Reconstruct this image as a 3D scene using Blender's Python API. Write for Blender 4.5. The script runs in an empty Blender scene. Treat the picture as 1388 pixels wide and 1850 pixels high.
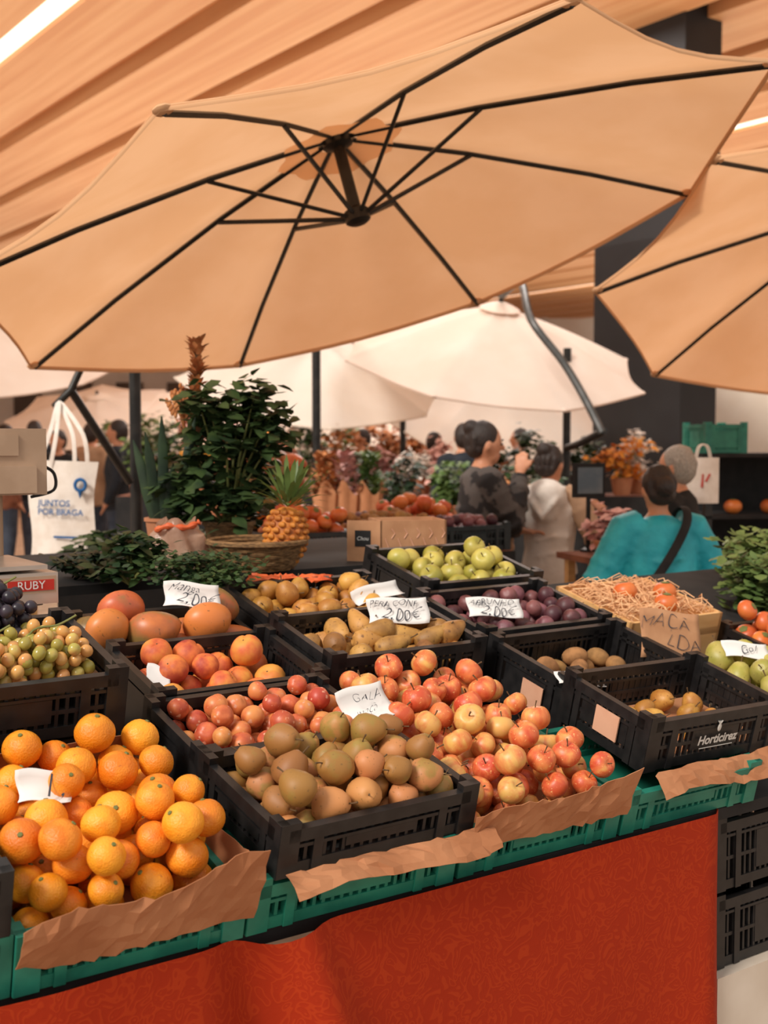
import bpy, math, random
from mathutils import Vector, Matrix, noise
random.seed(7)
R=math.radians; PI=math.pi
scene=bpy.context.scene; col=scene.collection
F=2200.0; CAMZ=1.55; PITCH=math.atan(135/F); SP,CP=math.sin(PITCH),math.cos(PITCH)
CAM=Vector((0,0,CAMZ))
def ray(px,py):
    x=(px-694)/F; y=(py-925)/F
    return Vector((x,CP-y*SP,-SP-y*CP))
def atd(px,py,d): return CAM+ray(px,py)*d
def atz(px,py,z):
    r=ray(px,py); return CAM+r*((z-CAMZ)/r.z)
def T(x,y,z): return Matrix.Translation((x,y,z))
def TV(v): return Matrix.Translation(v)
def RX(d): return Matrix.Rotation(R(d),4,'X')
def RY(d): return Matrix.Rotation(R(d),4,'Y')
def RZ(d): return Matrix.Rotation(R(d),4,'Z')
def SC(x,y=None,z=None):
    y=x if y is None else y; z=x if z is None else z
    return Matrix.Diagonal((x,y,z,1))
def frame(o,x,y,z):
    return Matrix(((x[0],y[0],z[0],o[0]),(x[1],y[1],z[1],o[1]),(x[2],y[2],z[2],o[2]),(0,0,0,1)))
# stall frame: front edge direction, flat depth direction, sloped display plane
E1=Vector((math.cos(R(35)),math.sin(R(35)),0)); F2=Vector((-math.sin(R(35)),math.cos(R(35)),0))
TILT=R(13.5); E2=F2*math.cos(TILT)+Vector((0,0,math.sin(TILT))); NN=E1.cross(E2)
O=Vector((-.2032,1.908,.775))
RAMP=frame(O,E1,E2,NN)
def RP(a,b,c): return O+E1*a+E2*b+NN*c
def SF(a,d,z): 
    p=O+E1*a+F2*d; return Vector((p.x,p.y,z))
def onramp(px,py,c):
    r=ray(px,py); t=((O-CAM).dot(NN)+c)/r.dot(NN); return CAM+r*t
# ---------------------------------------------------------------- materials
def S(r,g,b):
    f=lambda c:(c/12.92 if c<=.04045 else ((c+.055)/1.055)**2.4)
    return (f(r/255),f(g/255),f(b/255),1)
def pm(name,c1,c2=None,rough=.5,scale=12,rnd=0,rmix=0,bump=0,bscale=60,stretch=None,lo=.38,hi=.62,metal=0,c3=None,spec=.5,trans=0,emit=0,sub=0,huev=.05,bstretch=None,speck=None):
    m=bpy.data.materials.new(name); m.use_nodes=True; nt=m.node_tree; N=nt.nodes; L=nt.links
    b=N['Principled BSDF']; b.inputs['Roughness'].default_value=rough; b.inputs['Metallic'].default_value=metal
    b.inputs['Specular IOR Level'].default_value=spec
    tc=N.new('ShaderNodeTexCoord'); mp=N.new('ShaderNodeMapping'); L.new(tc.outputs['Object'],mp.inputs[0])
    if stretch: mp.inputs['Scale'].default_value=stretch
    oi=None
    if rnd or rmix: oi=N.new('ShaderNodeObjectInfo')
    src=None
    if c2:
        nz=N.new('ShaderNodeTexNoise'); nz.inputs['Scale'].default_value=scale; nz.inputs['Detail'].default_value=4
        L.new(mp.outputs[0],nz.inputs['Vector']); fac=nz.outputs['Fac']
        if rmix:
            a=N.new('ShaderNodeMath'); a.operation='MULTIPLY_ADD'; L.new(oi.outputs['Random'],a.inputs[0]); a.inputs[1].default_value=rmix; a.inputs[2].default_value=-rmix/2
            d=N.new('ShaderNodeMath'); L.new(a.outputs[0],d.inputs[0]); L.new(fac,d.inputs[1]); fac=d.outputs[0]
            cx=N.new('ShaderNodeCombineXYZ'); q=N.new('ShaderNodeMath'); q.operation='MULTIPLY'; L.new(oi.outputs['Random'],q.inputs[0]); q.inputs[1].default_value=7.3
            for i in range(3): L.new(q.outputs[0],cx.inputs[i])
            L.new(cx.outputs[0],mp.inputs['Location'])
        cr=N.new('ShaderNodeValToRGB'); e=cr.color_ramp.elements; e[0].position=lo; e[0].color=c1; e[1].position=hi; e[1].color=c2
        if c3: k=e.new((lo+hi)/2); k.color=c3
        L.new(fac,cr.inputs[0]); src=cr.outputs[0]
        if speck:
            n3=N.new('ShaderNodeTexNoise'); n3.inputs['Scale'].default_value=speck[1]; n3.inputs['Detail'].default_value=2; L.new(tc.outputs['Object'],n3.inputs['Vector'])
            c4=N.new('ShaderNodeValToRGB'); c4.color_ramp.elements[0].position=speck[2]; c4.color_ramp.elements[1].position=speck[2]+.08; L.new(n3.outputs['Fac'],c4.inputs[0])
            mx=N.new('ShaderNodeMix'); mx.data_type='RGBA'; L.new(c4.outputs[0],mx.inputs[0]); L.new(src,mx.inputs[6]); mx.inputs[7].default_value=speck[0]; src=mx.outputs[2]
    if rnd:
        hs=N.new('ShaderNodeHueSaturation'); 
        if src: L.new(src,hs.inputs['Color'])
        else: hs.inputs['Color'].default_value=c1
        mr=N.new('ShaderNodeMapRange'); mr.inputs['To Min'].default_value=1-rnd; mr.inputs['To Max'].default_value=1+rnd*.6; L.new(oi.outputs['Random'],mr.inputs[0]); L.new(mr.outputs[0],hs.inputs['Value'])
        m2=N.new('ShaderNodeMath'); m2.operation='MULTIPLY'; m2.inputs[1].default_value=13.7; L.new(oi.outputs['Random'],m2.inputs[0])
        m3=N.new('ShaderNodeMath'); m3.operation='FRACT'; L.new(m2.outputs[0],m3.inputs[0])
        mh=N.new('ShaderNodeMapRange'); mh.inputs['To Min'].default_value=.5-rnd*huev; mh.inputs['To Max'].default_value=.5+rnd*huev; L.new(m3.outputs[0],mh.inputs[0]); L.new(mh.outputs[0],hs.inputs['Hue'])
        src=hs.outputs[0]
    if src: L.new(src,b.inputs['Base Color'])
    else: b.inputs['Base Color'].default_value=c1
    if bump:
        n2=N.new('ShaderNodeTexNoise'); n2.inputs['Scale'].default_value=bscale; n2.inputs['Detail'].default_value=3
        if bstretch:
            m4=N.new('ShaderNodeMapping'); m4.inputs['Scale'].default_value=bstretch; L.new(tc.outputs['Object'],m4.inputs[0]); L.new(m4.outputs[0],n2.inputs['Vector'])
        else: L.new(tc.outputs['Object'],n2.inputs['Vector'])
        bp=N.new('ShaderNodeBump'); bp.inputs['Strength'].default_value=bump; bp.inputs['Distance'].default_value=.01; L.new(n2.outputs['Fac'],bp.inputs['Height']); L.new(bp.outputs[0],b.inputs['Normal'])
    if sub: b.inputs['Subsurface Weight'].default_value=sub; b.inputs['Subsurface Radius'].default_value=(.02,.008,.003)
    if trans:
        out=N['Material Output']; tr=N.new('ShaderNodeBsdfTranslucent'); mx=N.new('ShaderNodeMixShader'); mx.inputs[0].default_value=trans
        if src: L.new(src,tr.inputs['Color'])
        else: tr.inputs['Color'].default_value=c1
        L.new(b.outputs[0],mx.inputs[1]); L.new(tr.outputs[0],mx.inputs[2]); L.new(mx.outputs[0],out.inputs['Surface'])
    if emit:
        b.inputs['Emission Strength'].default_value=emit; b.inputs['Emission Color'].default_value=c1
    return m
m_black=pm('black_plastic',S(24,23,24),S(36,34,34),rough=.4,scale=30,rnd=.15)
m_green=pm('green_plastic',S(24,108,90),S(38,126,104),rough=.45,scale=18,rnd=.1)
m_kraft=pm('kraft_paper',S(168,110,74),S(186,128,90),rough=.85,scale=7,bump=.12,bscale=40,spec=.25)
m_card=pm('cardboard',S(172,122,86),S(188,138,100),rough=.9,scale=14)
m_white=pm('white_paper',S(222,217,213),S(232,227,223),rough=.8,scale=8)
m_ink=pm('ink',S(56,56,64),rough=.7)
m_metal=pm('dark_metal',S(34,32,30),S(46,43,40),rough=.4,scale=20,metal=.4)
m_gmetal=pm('grey_metal',S(74,74,72),S(92,90,88),rough=.4,metal=.4)
m_steel=pm('steel',S(170,160,150),S(190,180,170),rough=.3,metal=.7,scale=8)
m_beige=pm('beige_plastic',S(168,138,112),S(180,150,124),rough=.5)
m_tan=pm('canopy_tan',S(226,172,126),S(232,180,136),rough=.9,scale=3,trans=.64,spec=.1,bump=.15,bscale=5)
m_tip=pm('canopy_pocket',S(206,158,118),S(212,166,126),rough=.9,scale=3,spec=.1)
m_cream=pm('canopy_cream',S(238,218,202),S(244,226,212),rough=.9,scale=2,trans=.4,spec=.1)
m_cream2=pm('canopy_white',S(242,230,216),S(246,236,224),rough=.9,scale=2,trans=.4,spec=.1)
m_patch=pm('canopy_patch',S(242,210,178),S(246,216,186),rough=.9,scale=3,trans=.8,spec=.1)
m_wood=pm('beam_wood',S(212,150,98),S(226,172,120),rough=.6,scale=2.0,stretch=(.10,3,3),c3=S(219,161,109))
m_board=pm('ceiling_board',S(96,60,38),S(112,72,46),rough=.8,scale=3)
m_sky=pm('skylight_glass',S(255,240,218),rough=.6,emit=1.6)
m_col=pm('column_black',S(17,17,19),S(23,23,25),rough=.6,scale=3)
m_floor=pm('floor_stone',S(150,124,102),S(174,148,124),rough=.6,scale=6)
m_stone=pm('plinth_stone',S(200,184,166),S(212,198,182),rough=.8,scale=5)
m_wall=pm('wall_paint',S(226,210,192),S(232,218,202),rough=.9,scale=1)
m_dark=pm('dark_opening',S(86,70,58),S(104,84,70),rough=.7,scale=1)
m_orange=pm('orange_skin',S(234,130,20),S(248,156,38),rough=.42,scale=30,rnd=.14,bump=.25,bscale=260,rmix=.3,huev=.06,speck=(S(196,108,26),70,.68))
m_pear=pm('russet_skin',S(164,112,54),S(188,126,74),rough=.55,scale=22,rnd=.22,rmix=.75,c3=S(156,122,58),speck=(S(136,96,50),120,.64))
m_apple=pm('apple_skin',S(228,176,96),S(196,80,46),rough=.42,scale=46,rnd=.1,rmix=.4,stretch=(1,1,.35),c3=S(218,124,70),lo=.28,hi=.74,speck=(S(232,172,110),150,.64))
m_plumo=pm('orange_plum_skin',S(226,144,80),S(178,72,46),rough=.42,scale=34,rnd=.12,rmix=.55,c3=S(208,106,62),lo=.3,hi=.72,speck=(S(222,160,128),90,.62))
m_peach=pm('peach_skin',S(236,156,66),S(170,58,42),rough=.6,scale=20,rnd=.12,rmix=.35,c3=S(222,112,56),lo=.34,hi=.68)
m_mango=pm('mango_skin',S(140,108,60),S(208,114,58),rough=.4,scale=13,rnd=.2,rmix=.45,c3=S(186,100,58),speck=(S(112,72,44),90,.66))
m_plum=pm('purple_plum_skin',S(82,38,44),S(126,74,78),rough=.5,scale=30,rnd=.25,rmix=.4)
m_pear2=pm('yellow_pear_skin',S(176,116,46),S(204,148,68),rough=.5,scale=30,rnd=.15,rmix=.4,speck=(S(150,94,44),110,.64))
m_pear3=pm('conference_pear_skin',S(150,102,50),S(190,136,70),rough=.55,scale=24,rnd=.15,rmix=.5,speck=(S(126,84,46),110,.62))
m_kiwi=pm('kiwi_skin',S(138,98,56),S(170,122,72),rough=.85,scale=40,rnd=.2)
m_gapple=pm('green_apple_skin',S(158,148,58),S(190,172,86),rough=.4,scale=20,rnd=.12,rmix=.3)
m_gpear=pm('green_pear_skin',S(162,154,66),S(188,172,92),rough=.45,scale=24,rnd=.12,speck=(S(130,118,54),110,.64))
m_grape=pm('green_grape_skin',S(170,156,72),S(208,152,88),rough=.22,scale=20,rnd=.15,rmix=.8,c3=S(200,176,98),sub=.2)
m_dgrape=pm('dark_grape_skin',S(40,32,42),S(62,52,62),rough=.35,scale=20,rnd=.3)
m_tomato=pm('persimmon_skin',S(206,96,46),S(222,120,58),rough=.4,scale=14,rnd=.15)
m_stem=pm('stem_brown',S(84,60,34),S(104,76,44),rough=.8)
m_gstem=pm('stem_green',S(98,104,50),S(120,120,62),rough=.7)
m_leaf=pm('leaf_green',S(38,60,34),S(66,90,46),rough=.5,scale=14,rnd=.2,trans=.2)
m_leaf2=pm('leaf_bright',S(76,104,54),S(116,134,72),rough=.5,scale=10,rnd=.2,trans=.2)
m_leaf3=pm('leaf_dark',S(26,44,28),S(46,66,38),rough=.5,scale=10,rnd=.2)
m_dry=pm('dry_husk',S(160,94,50),S(206,140,86),rough=.9,scale=22)
m_terra=pm('terracotta',S(176,112,76),S(188,124,86),rough=.8)
m_basket=pm('wicker',S(92,66,38),S(140,104,64),rough=.8,scale=60,stretch=(1,1,4))
m_pine=pm('pineapple_skin',S(160,86,30),S(204,128,46),rough=.6,scale=40)
m_hair=pm('hair_dark',S(30,21,18),S(52,36,28),rough=.55,scale=60,stretch=(4,4,1),bump=.6,bscale=30,bstretch=(5,5,1))
m_ghair=pm('hair_grey',S(132,122,112),S(176,166,154),rough=.6,scale=60,stretch=(4,4,1),bump=.6,bscale=30,bstretch=(5,5,1))
m_skin=pm('skin',S(196,134,100),S(210,148,114),rough=.5,scale=10,sub=.1)
m_eye=pm('eye_dark',S(40,28,22),rough=.3)
m_lip=pm('lip',S(160,84,70),rough=.5)
m_char=pm('charcoal_knit',S(44,40,40),S(92,84,80),rough=.9,scale=9,lo=.48,hi=.52)
m_hood=pm('cream_fleece',S(228,216,204),S(240,230,220),rough=.95,scale=10,bump=.9,bscale=13)
m_sleeve=pm('beige_cloth',S(178,142,112),S(190,154,124),rough=.9,scale=8,bump=.8,bscale=13)
m_turq=pm('turquoise_jacket',S(22,156,172),S(48,186,198),rough=.55,scale=7,bump=1,bscale=11)
m_navy=pm('navy_cloth',S(30,34,42),S(40,44,52),rough=.9)
m_blackc=pm('black_cloth',S(26,24,24),S(36,33,32),rough=.9)
m_rust=pm('rust_cloth',S(120,72,52),S(140,86,62),rough=.9)
m_denim=pm('denim',S(50,58,72),S(64,72,86),rough=.9)
m_tote=pm('tote_canvas',S(224,211,198),S(234,223,212),rough=.9,scale=20,bump=.3,bscale=12)
m_blue=pm('print_blue',S(30,90,146),rough=.8)
m_bluep=pm('blue_paper',S(40,84,160),rough=.7)
m_red=pm('red_print',S(190,40,24),rough=.6)
m_whitep=pm('white_print',S(200,196,190),rough=.6)
m_film=pm('bag_film',S(200,160,136),S(222,186,160),rough=.25,scale=9,trans=.5,bump=.6,bscale=25)
m_redor=pm('net_orange',S(196,78,34),S(214,102,52),rough=.6,scale=14)
m_screen=pm('screen',S(70,80,90),S(110,110,108),rough=.2,scale=4)
m_pink=pm('pink_flower',S(206,146,140),S(226,176,166),rough=.8,rnd=.2)
m_yellow=pm('orange_flower',S(222,140,40),S(236,170,60),rough=.8,rnd=.2)
m_banana=pm('green_banana',S(140,142,54),S(166,160,66),rough=.5,scale=9)
m_lab=pm('tan_label',S(206,150,120),S(216,164,134),rough=.7)
m_straw=pm('shredded_paper',S(206,150,104),S(228,180,134),rough=.9)
m_crateW=pm('light_wood',S(212,160,100),S(222,174,116),rough=.7,scale=6,stretch=(1,6,6))
# red brocade
def brocade():
    m=pm('red_brocade',S(166,42,10),rough=.8,spec=.2); nt=m.node_tree; N=nt.nodes; L=nt.links; b=N['Principled BSDF']
    tc=N.new('ShaderNodeTexCoord'); nz=N.new('ShaderNodeTexNoise'); nz.inputs['Scale'].default_value=14; nz.inputs['Detail'].default_value=1
    L.new(tc.outputs['Object'],nz.inputs['Vector'])
    ad=N.new('ShaderNodeMix'); ad.data_type='VECTOR'; ad.inputs[0].default_value=.1; L.new(tc.outputs['Object'],ad.inputs[4]); L.new(nz.outputs['Color'],ad.inputs[5])
    vo=N.new('ShaderNodeTexVoronoi'); vo.inputs['Scale'].default_value=60; vo.feature='SMOOTH_F1'; L.new(ad.outputs[1],vo.inputs['Vector'])
    mu=N.new('ShaderNodeMath'); mu.operation='MULTIPLY'; mu.inputs[1].default_value=20; L.new(vo.outputs['Distance'],mu.inputs[0])
    si=N.new('ShaderNodeMath'); si.operation='SINE'; L.new(mu.outputs[0],si.inputs[0])
    cr=N.new('ShaderNodeValToRGB'); cr.color_ramp.elements[0].position=.3; cr.color_ramp.elements[0].color=S(158,42,10); cr.color_ramp.elements[1].position=.7; cr.color_ramp.elements[1].color=S(168,51,14)
    L.new(si.outputs[0],cr.inputs[0]); L.new(cr.outputs[0],b.inputs['Base Color'])
    bp=N.new('ShaderNodeBump'); bp.inputs['Strength'].default_value=.06; bp.inputs['Distance'].default_value=.002; L.new(si.outputs[0],bp.inputs['Height']); L.new(bp.outputs[0],b.inputs['Normal'])
    return m
m_cloth=brocade()
# ---------------------------------------------------------------- mesh helpers
WM={}
def tag(o,label=None,cat=None,group=None,kind=None):
    if label: o['label']=label
    if cat: o['category']=cat
    if group: o['group']=group
    if kind: o['kind']=kind
    return o
def link(name,data,parent=None,M=None):
    o=bpy.data.objects.new(name,data); col.objects.link(o)
    if parent: o.parent=parent
    M=M if M is not None else Matrix.Identity(4)
    o.matrix_basis=M
    WM[o.name]=(WM[parent.name]@M) if parent else M.copy()
    return o
def thing(name,label,cat,M,group=None):
    o=link(name,None,None,M); o.empty_display_size=.05
    return tag(o,label,cat,group)
class MB:
    def __init__(s): s.v=[]; s.f=[]
    def add(s,vs,fs,M=None):
        n=len(s.v)
        if M is not None: vs=[M@Vector(p) for p in vs]
        s.v+=[tuple(p) for p in vs]; s.f+=[tuple(i+n for i in q) for q in fs]; return s
    def box(s,x0,x1,y0,y1,z0,z1,M=None):
        vs=[(x,y,z) for z in (z0,z1) for y in (y0,y1) for x in (x0,x1)]
        return s.add(vs,[(0,2,3,1),(4,5,7,6),(0,1,5,4),(2,6,7,3),(0,4,6,2),(1,3,7,5)],M)
    def tube(s,pts,r,n=8,M=None,up=None):
        pts=[Vector(p) for p in pts]; k=len(pts)
        if not hasattr(r,'__len__'): r=[r]*k
        vs=[]; u=None
        for i in range(k):
            t=(pts[min(i+1,k-1)]-pts[max(i-1,0)]).normalized()
            if u is None:
                u=Vector(up) if up else (Vector((0,0,1)) if abs(t.z)<.9 else Vector((1,0,0)))
            u=(u-t*u.dot(t)).normalized(); v=t.cross(u)
            ra,rb=r[i] if hasattr(r[i],'__len__') else (r[i],r[i])
            for j in range(n):
                a=2*PI*j/n; vs.append(pts[i]+u*(math.cos(a)*ra)+v*(math.sin(a)*rb))
        fs=[(i*n+j,i*n+(j+1)%n,(i+1)*n+(j+1)%n,(i+1)*n+j) for i in range(k-1) for j in range(n)]
        fs.append(tuple(range(n-1,-1,-1))); fs.append(tuple(range((k-1)*n,k*n)))
        return s.add(vs,fs,M)
    def lathe(s,prof,n=20,M=None):
        vs=[]; rings=[]
        for r,z in prof:
            if r<1e-6: rings.append([len(vs)]); vs.append((0,0,z))
            else:
                rings.append(list(range(len(vs),len(vs)+n)))
                vs+=[(r*math.cos(2*PI*j/n),r*math.sin(2*PI*j/n),z) for j in range(n)]
        fs=[]
        for A,B in zip(rings,rings[1:]):
            for j in range(n):
                k=(j+1)%n
                if len(A)==1 and len(B)>1: fs.append((A[0],B[k],B[j]))
                elif len(B)==1 and len(A)>1: fs.append((A[j],A[k],B[0]))
                elif len(A)>1: fs.append((A[j],A[k],B[k],B[j]))
        if len(rings[0])>1: fs.append(tuple(reversed(rings[0])))
        if len(rings[-1])>1: fs.append(tuple(rings[-1]))
        return s.add(vs,fs,M)
    def ell(s,c,rx,ry,rz,n=16,m=10,M=None):
        p=[(math.sin(PI*i/m) if 0<i<m else 0,-math.cos(PI*i/m)) for i in range(m+1)]
        K=TV(Vector(c))@SC(rx,ry,rz)
        return s.lathe(p,n,(M@K) if M is not None else K)
    def sheet(s,fn,nu,nv,M=None):
        vs=[fn(i/nu,j/nv) for j in range(nv+1) for i in range(nu+1)]
        fs=[(j*(nu+1)+i,j*(nu+1)+i+1,(j+1)*(nu+1)+i+1,(j+1)*(nu+1)+i) for j in range(nv) for i in range(nu)]
        return s.add(vs,fs,M)
    def leaf(s,p,d,L,W,droop=.3,n=(.05,.08,1)):
        p=Vector(p); d=Vector(d).normalized(); n=Vector(n); sd=d.cross(n)
        if sd.length<1e-4: sd=d.cross(Vector((1,0,.3)))
        sd.normalize(); q=lambda t,w:p+d*(L*t)+sd*(W*w)+Vector((0,0,-droop*L*t*t))
        return s.add([q(0,0),q(.35,.5),q(.35,-.5),q(.7,.38),q(.7,-.38),q(1,0)],[(0,1,2),(2,1,3,4),(4,3,5)])
    def mesh(s,name,mat,smooth=True):
        me=bpy.data.meshes.new(name); me.from_pydata(s.v,[],s.f)
        if smooth:
            me.polygons.foreach_set('use_smooth',[True]*len(me.polygons)); me.set_sharp_from_angle(angle=R(42))
        me.materials.append(mat); me.update(); return me
    def build(s,name,mat,parent=None,M=None,smooth=True,world=False,label=None):
        me=s.mesh(name,mat,smooth)
        if world and parent: me.transform(WM[parent.name].inverted())
        o=link(name,me,parent,M)
        if label: o['label']=label
        return o
def catm(P,n=6):
    P=[Vector(p) for p in P]; out=[]
    for i in range(len(P)-1):
        a,b,c,d=P[max(i-1,0)],P[i],P[i+1],P[min(i+2,len(P)-1)]
        for k in range(n):
            t=k/n; out.append(.5*((2*b)+(c-a)*t+(2*a-5*b+4*c-d)*t*t+(3*b-a-3*c+d)*t**3))
    return out+[P[-1]]
# ---------------------------------------------------------------- writing (made first: needs a depsgraph)
TX={}
def text(key,body,size,shear=0,off=0,hand=0):
    cu=bpy.data.curves.new('writing','FONT'); cu.body=body; cu.size=size; cu.align_x='CENTER'; cu.align_y='CENTER'; cu.shear=shear; cu.offset=off
    ob=bpy.data.objects.new('writing',cu); col.objects.link(ob); bpy.context.view_layer.update()
    me=bpy.data.meshes.new_from_object(ob.evaluated_get(bpy.context.evaluated_depsgraph_get()))
    if hand:
        for v in me.vertices:
            x,y=v.co.x/size,v.co.y/size
            v.co.y=size*(y*(1+.25*math.sin(x*3.1+hand))+.10*math.sin(x*2.3+hand*2)); v.co.x=size*(x+.08*math.sin(y*5+x*2+hand))
    bpy.data.objects.remove(ob); TX[key]=me; return me
for k,b,sz,sh,of,hd in [('manga','Manga',.028,.4,-.0003,1),('p200','2,00€',.038,.35,-.0004,2),('pera','PERA CONF.',.021,.2,-.0003,3),('abr','ABRUNHO',.024,.25,-.0003,4),('gala','GALA',.024,.35,-.0006,5),
    ('maca','maçã',.022,.35,-.0005,6),('sign1','MAÇÃ',.050,.2,-.0014,7),('sign2','LDA',.05,.2,-.0014,8),('j1','JUNTOS',.040,0,.0008,0),('j2','POR BRAGA',.038,0,.0008,0),('ruby','RUBY',.026,.0,.0,0),
    ('hort','Horticirez',.028,.15,.0008,0),('one','1,',.05,.3,-.0009,2),('box','Chou',.04,.2,0,0),('gl','Gol',.03,.3,-.0003,3)]:
    text(k,b,sz,sh,of,hd)
def write(key,parent,mat,M,name='writing'):
    me=TX[key].copy(); me.materials.clear(); me.materials.append(mat)
    return link(name,me,parent,M)
# ---------------------------------------------------------------- setting
fl=MB().box(-40,40,-6,70,-.1,0).build('floor',m_floor,smooth=False); tag(fl,kind='structure')
cl=MB(); bi=0; wn=0
for i in range(-11,24):
    l=i*1.4-.26; s0=(9.5-.5736*l)/.8192; 
    if s0+.0>60: continue
    s1=62
    M=frame((0,0,0),F2,-E1,(0,0,1))
    b=MB().box(s0,s1,-l-.54,-l+.54,6.0,6.9)
    b.box(s0,s1,-l-.57,-l+.57,6.22,6.26)
    bi+=1
    o=b.build('trim_%d'%bi,m_wood,None,M,smooth=False); tag(o,kind='structure')
    if i in (3,10,18):
        wn+=1; tag(MB().box(s0,s1,-l-.84,-l-.58,6.04,6.07).build('window_%d'%wn,m_sky,None,M,smooth=False),kind='structure')
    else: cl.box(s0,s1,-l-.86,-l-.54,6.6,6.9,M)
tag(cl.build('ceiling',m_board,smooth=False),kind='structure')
wb=MB().box(-45,45,46,46.4,0,6.6).build('wall_back',m_wall,smooth=False); tag(wb,kind='structure')
for px in range(-40,480,92):
    p=atd(px,740,45.9); wn+=1
    o=MB().box(p.x-.5,p.x+.5,45.85,45.99,.6,3.6).build('window_%d'%wn,m_dark,smooth=False); tag(o,kind='structure')
K=atd(1228,790,13)
o=MB().box(0,.576,0,1.30,0,6.4).build('column',m_col,None,frame((K.x,K.y,0),E1,F2,(0,0,1)),smooth=False)
tag(o,'massive black square column behind the people on the right','column')
pl=MB().box(1.1,2.3,-.02,.5,0,.4).build('plinth',m_stone,None,frame((O.x,O.y,0),E1,F2,(0,0,1)),smooth=False)
tag(pl,'pale stone plinth right of the red cloth under black crates','plinth')
# ---------------------------------------------------------------- the sloped display table
dt=thing('display_table','sloped wooden display table carrying the fruit crates','table',frame((O.x,O.y,0),E1,F2,(0,0,1)))
b=MB(); b.box(-.95,.0,-.02,.76,-.03,-.002,RAMP); b.box(.0,2.9,-.02,1.28,-.03,-.002,RAMP)
b.build('table_top',m_blackc,dt,smooth=False,world=True)
for a,d in ((-.9,.02),(-.9,.68),(.5,.02),(.5,1.2),(1.02,.02),(2.85,.6),(2.85,1.2),(1.1,1.2)):
    z=O.z+math.tan(TILT)*d-.03
    MB().box(a-.025,a+.025,d-.025,d+.025,0,z-.002).build('leg',m_crateW,dt,smooth=False)
for nm,a0,a1,d0,d1,lab in (('back_shelf',-.85,-.03,.98,1.9,'black side shelf under the weighing scale'),('back_shelf',.05,1.6,1.32,2.2,'black back shelf under the potted plants and basket')):
    t=thing(nm,lab,'shelf',frame(SF((a0+a1)/2,(d0+d1)/2,0),E1,F2,(0,0,1))); w=(a1-a0)/2; d=(d1-d0)/2
    MB().box(-w,w,-d,d,1.145,1.17).build('shelf_top',m_blackc,t,smooth=False)
    for sx in (-1,1):
        for sy in (-1,1): MB().box(sx*(w-.03)-.02,sx*(w-.03)+.02,sy*(d-.03)-.02,sy*(d-.03)+.02,0,1.145).build('leg',m_crateW,t,smooth=False)
# red cloth
AR=1.075
def clothpt(u,v):
    L1=AR+1.0; L=L1+1.0; q=-1.0+u*L
    g=lambda x,w:math.exp(-(x/w)**2)
    fold=.085*g(q-(.05+.22*v),.04+.05*v)-.075*g(q-(-.05+.16*v),.04+.05*v)+.025*g(q-(-.35+.05*v),.08)
    wav=.016*math.sin(q*5.2+1)+.010*math.sin(q*11+v*2)
    off=.025+fold*(.3+v)+wav*v
    rr=.035; 
    if q<AR-rr: p=Vector((q,-.022-off))
    elif q<AR+rr*.57:
        an=(q-(AR-rr))/(rr*1.57)*PI/2; p=Vector((AR-rr+(rr+off)*math.sin(an),-.022+rr-(rr+off)*math.cos(an)))
    else: p=Vector((AR+off,-.022+rr+(q-AR-rr*.57)))
    ztop=O.z-.003-.018*g(q+.0,.05)+ (math.tan(TILT)*max(p.y,0))-.03*(1 if p.y>.02 else 0)
    z=ztop*(1-v)+.012*v
    w=SF(p.x,p.y,z); return w
tag(MB().sheet(clothpt,150,24).build('tablecloth',m_cloth),'red brocade cloth hanging over the front of the fruit stall','tablecloth')
# ---------------------------------------------------------------- crates
def crate(M,w,d,h,mat,label,floor=None,fmat=None,group=None,slats=True,name='crate'):
    r=thing(name,label,'crate',M,group); t=.012
    MB().box(-w/2+.005,w/2-.005,-d/2+.005,d/2-.005,0,.008).build('base',mat,r,smooth=False)
    if floor: MB().box(-w/2+t+.002,w/2-t-.002,-d/2+t+.002,d/2-t-.002,floor-.004,floor).build('liner',fmat or m_blackc,r,smooth=False)
    for i,(L,off,ang) in enumerate(((w,d/2,0),(w,d/2,180),(d,w/2,90),(d,w/2,-90))):
        K=RZ(ang)@T(0,-off,0); b=MB(); x=L/2-.014
        b.box(-x,x,0,t,.001,.022,K); b.box(-x,x,-.004,t,h-.022,h,K); b.box(-x,x,-.002,t,h-.034,h-.028,K)
        n=max(4,int(L/.019)); 
        zm=.022+(h-.056)*.5
        if h>.1: b.box(-x,x,.001,t-.002,zm-.004,zm+.004,K)
        for k in range(n+1):
            xx=-x+2*x*k/n; b.box(xx-.0032,xx+.0032,.002,t-.003,.02,h-.02,K)
        for sx in (-.32,.32): b.box(sx*L-.009,sx*L+.009,-.003,t,.0,h-.01,K)
        b.box(-.07,.07,.0005,t-.004,.03,h-.036,K)
        b.build('side',mat,r,smooth=False)
    for sx in (-1,1):
        for sy in (-1,1):
            b=MB(); X=sx*w/2; Y=sy*d/2
            b.box(min(X+sx*.003,X-sx*.034),max(X+sx*.003,X-sx*.034),min(Y+sy*.004,Y-sy*.013),max(Y+sy*.004,Y-sy*.013),0,h+.012)
            b.box(min(X+sx*.004,X-sx*.013),max(X+sx*.004,X-sx*.013),min(Y+sy*.003,Y-sy*.034),max(Y+sy*.003,Y-sy*.034),0,h+.012)
            b.build('corner_post',mat,r,smooth=False)
    return r
def RM(a0,a1,b0,b1,c,rot=0): return RAMP@T((a0+a1)/2,(b0+b1)/2,c)@RZ(rot)
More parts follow.
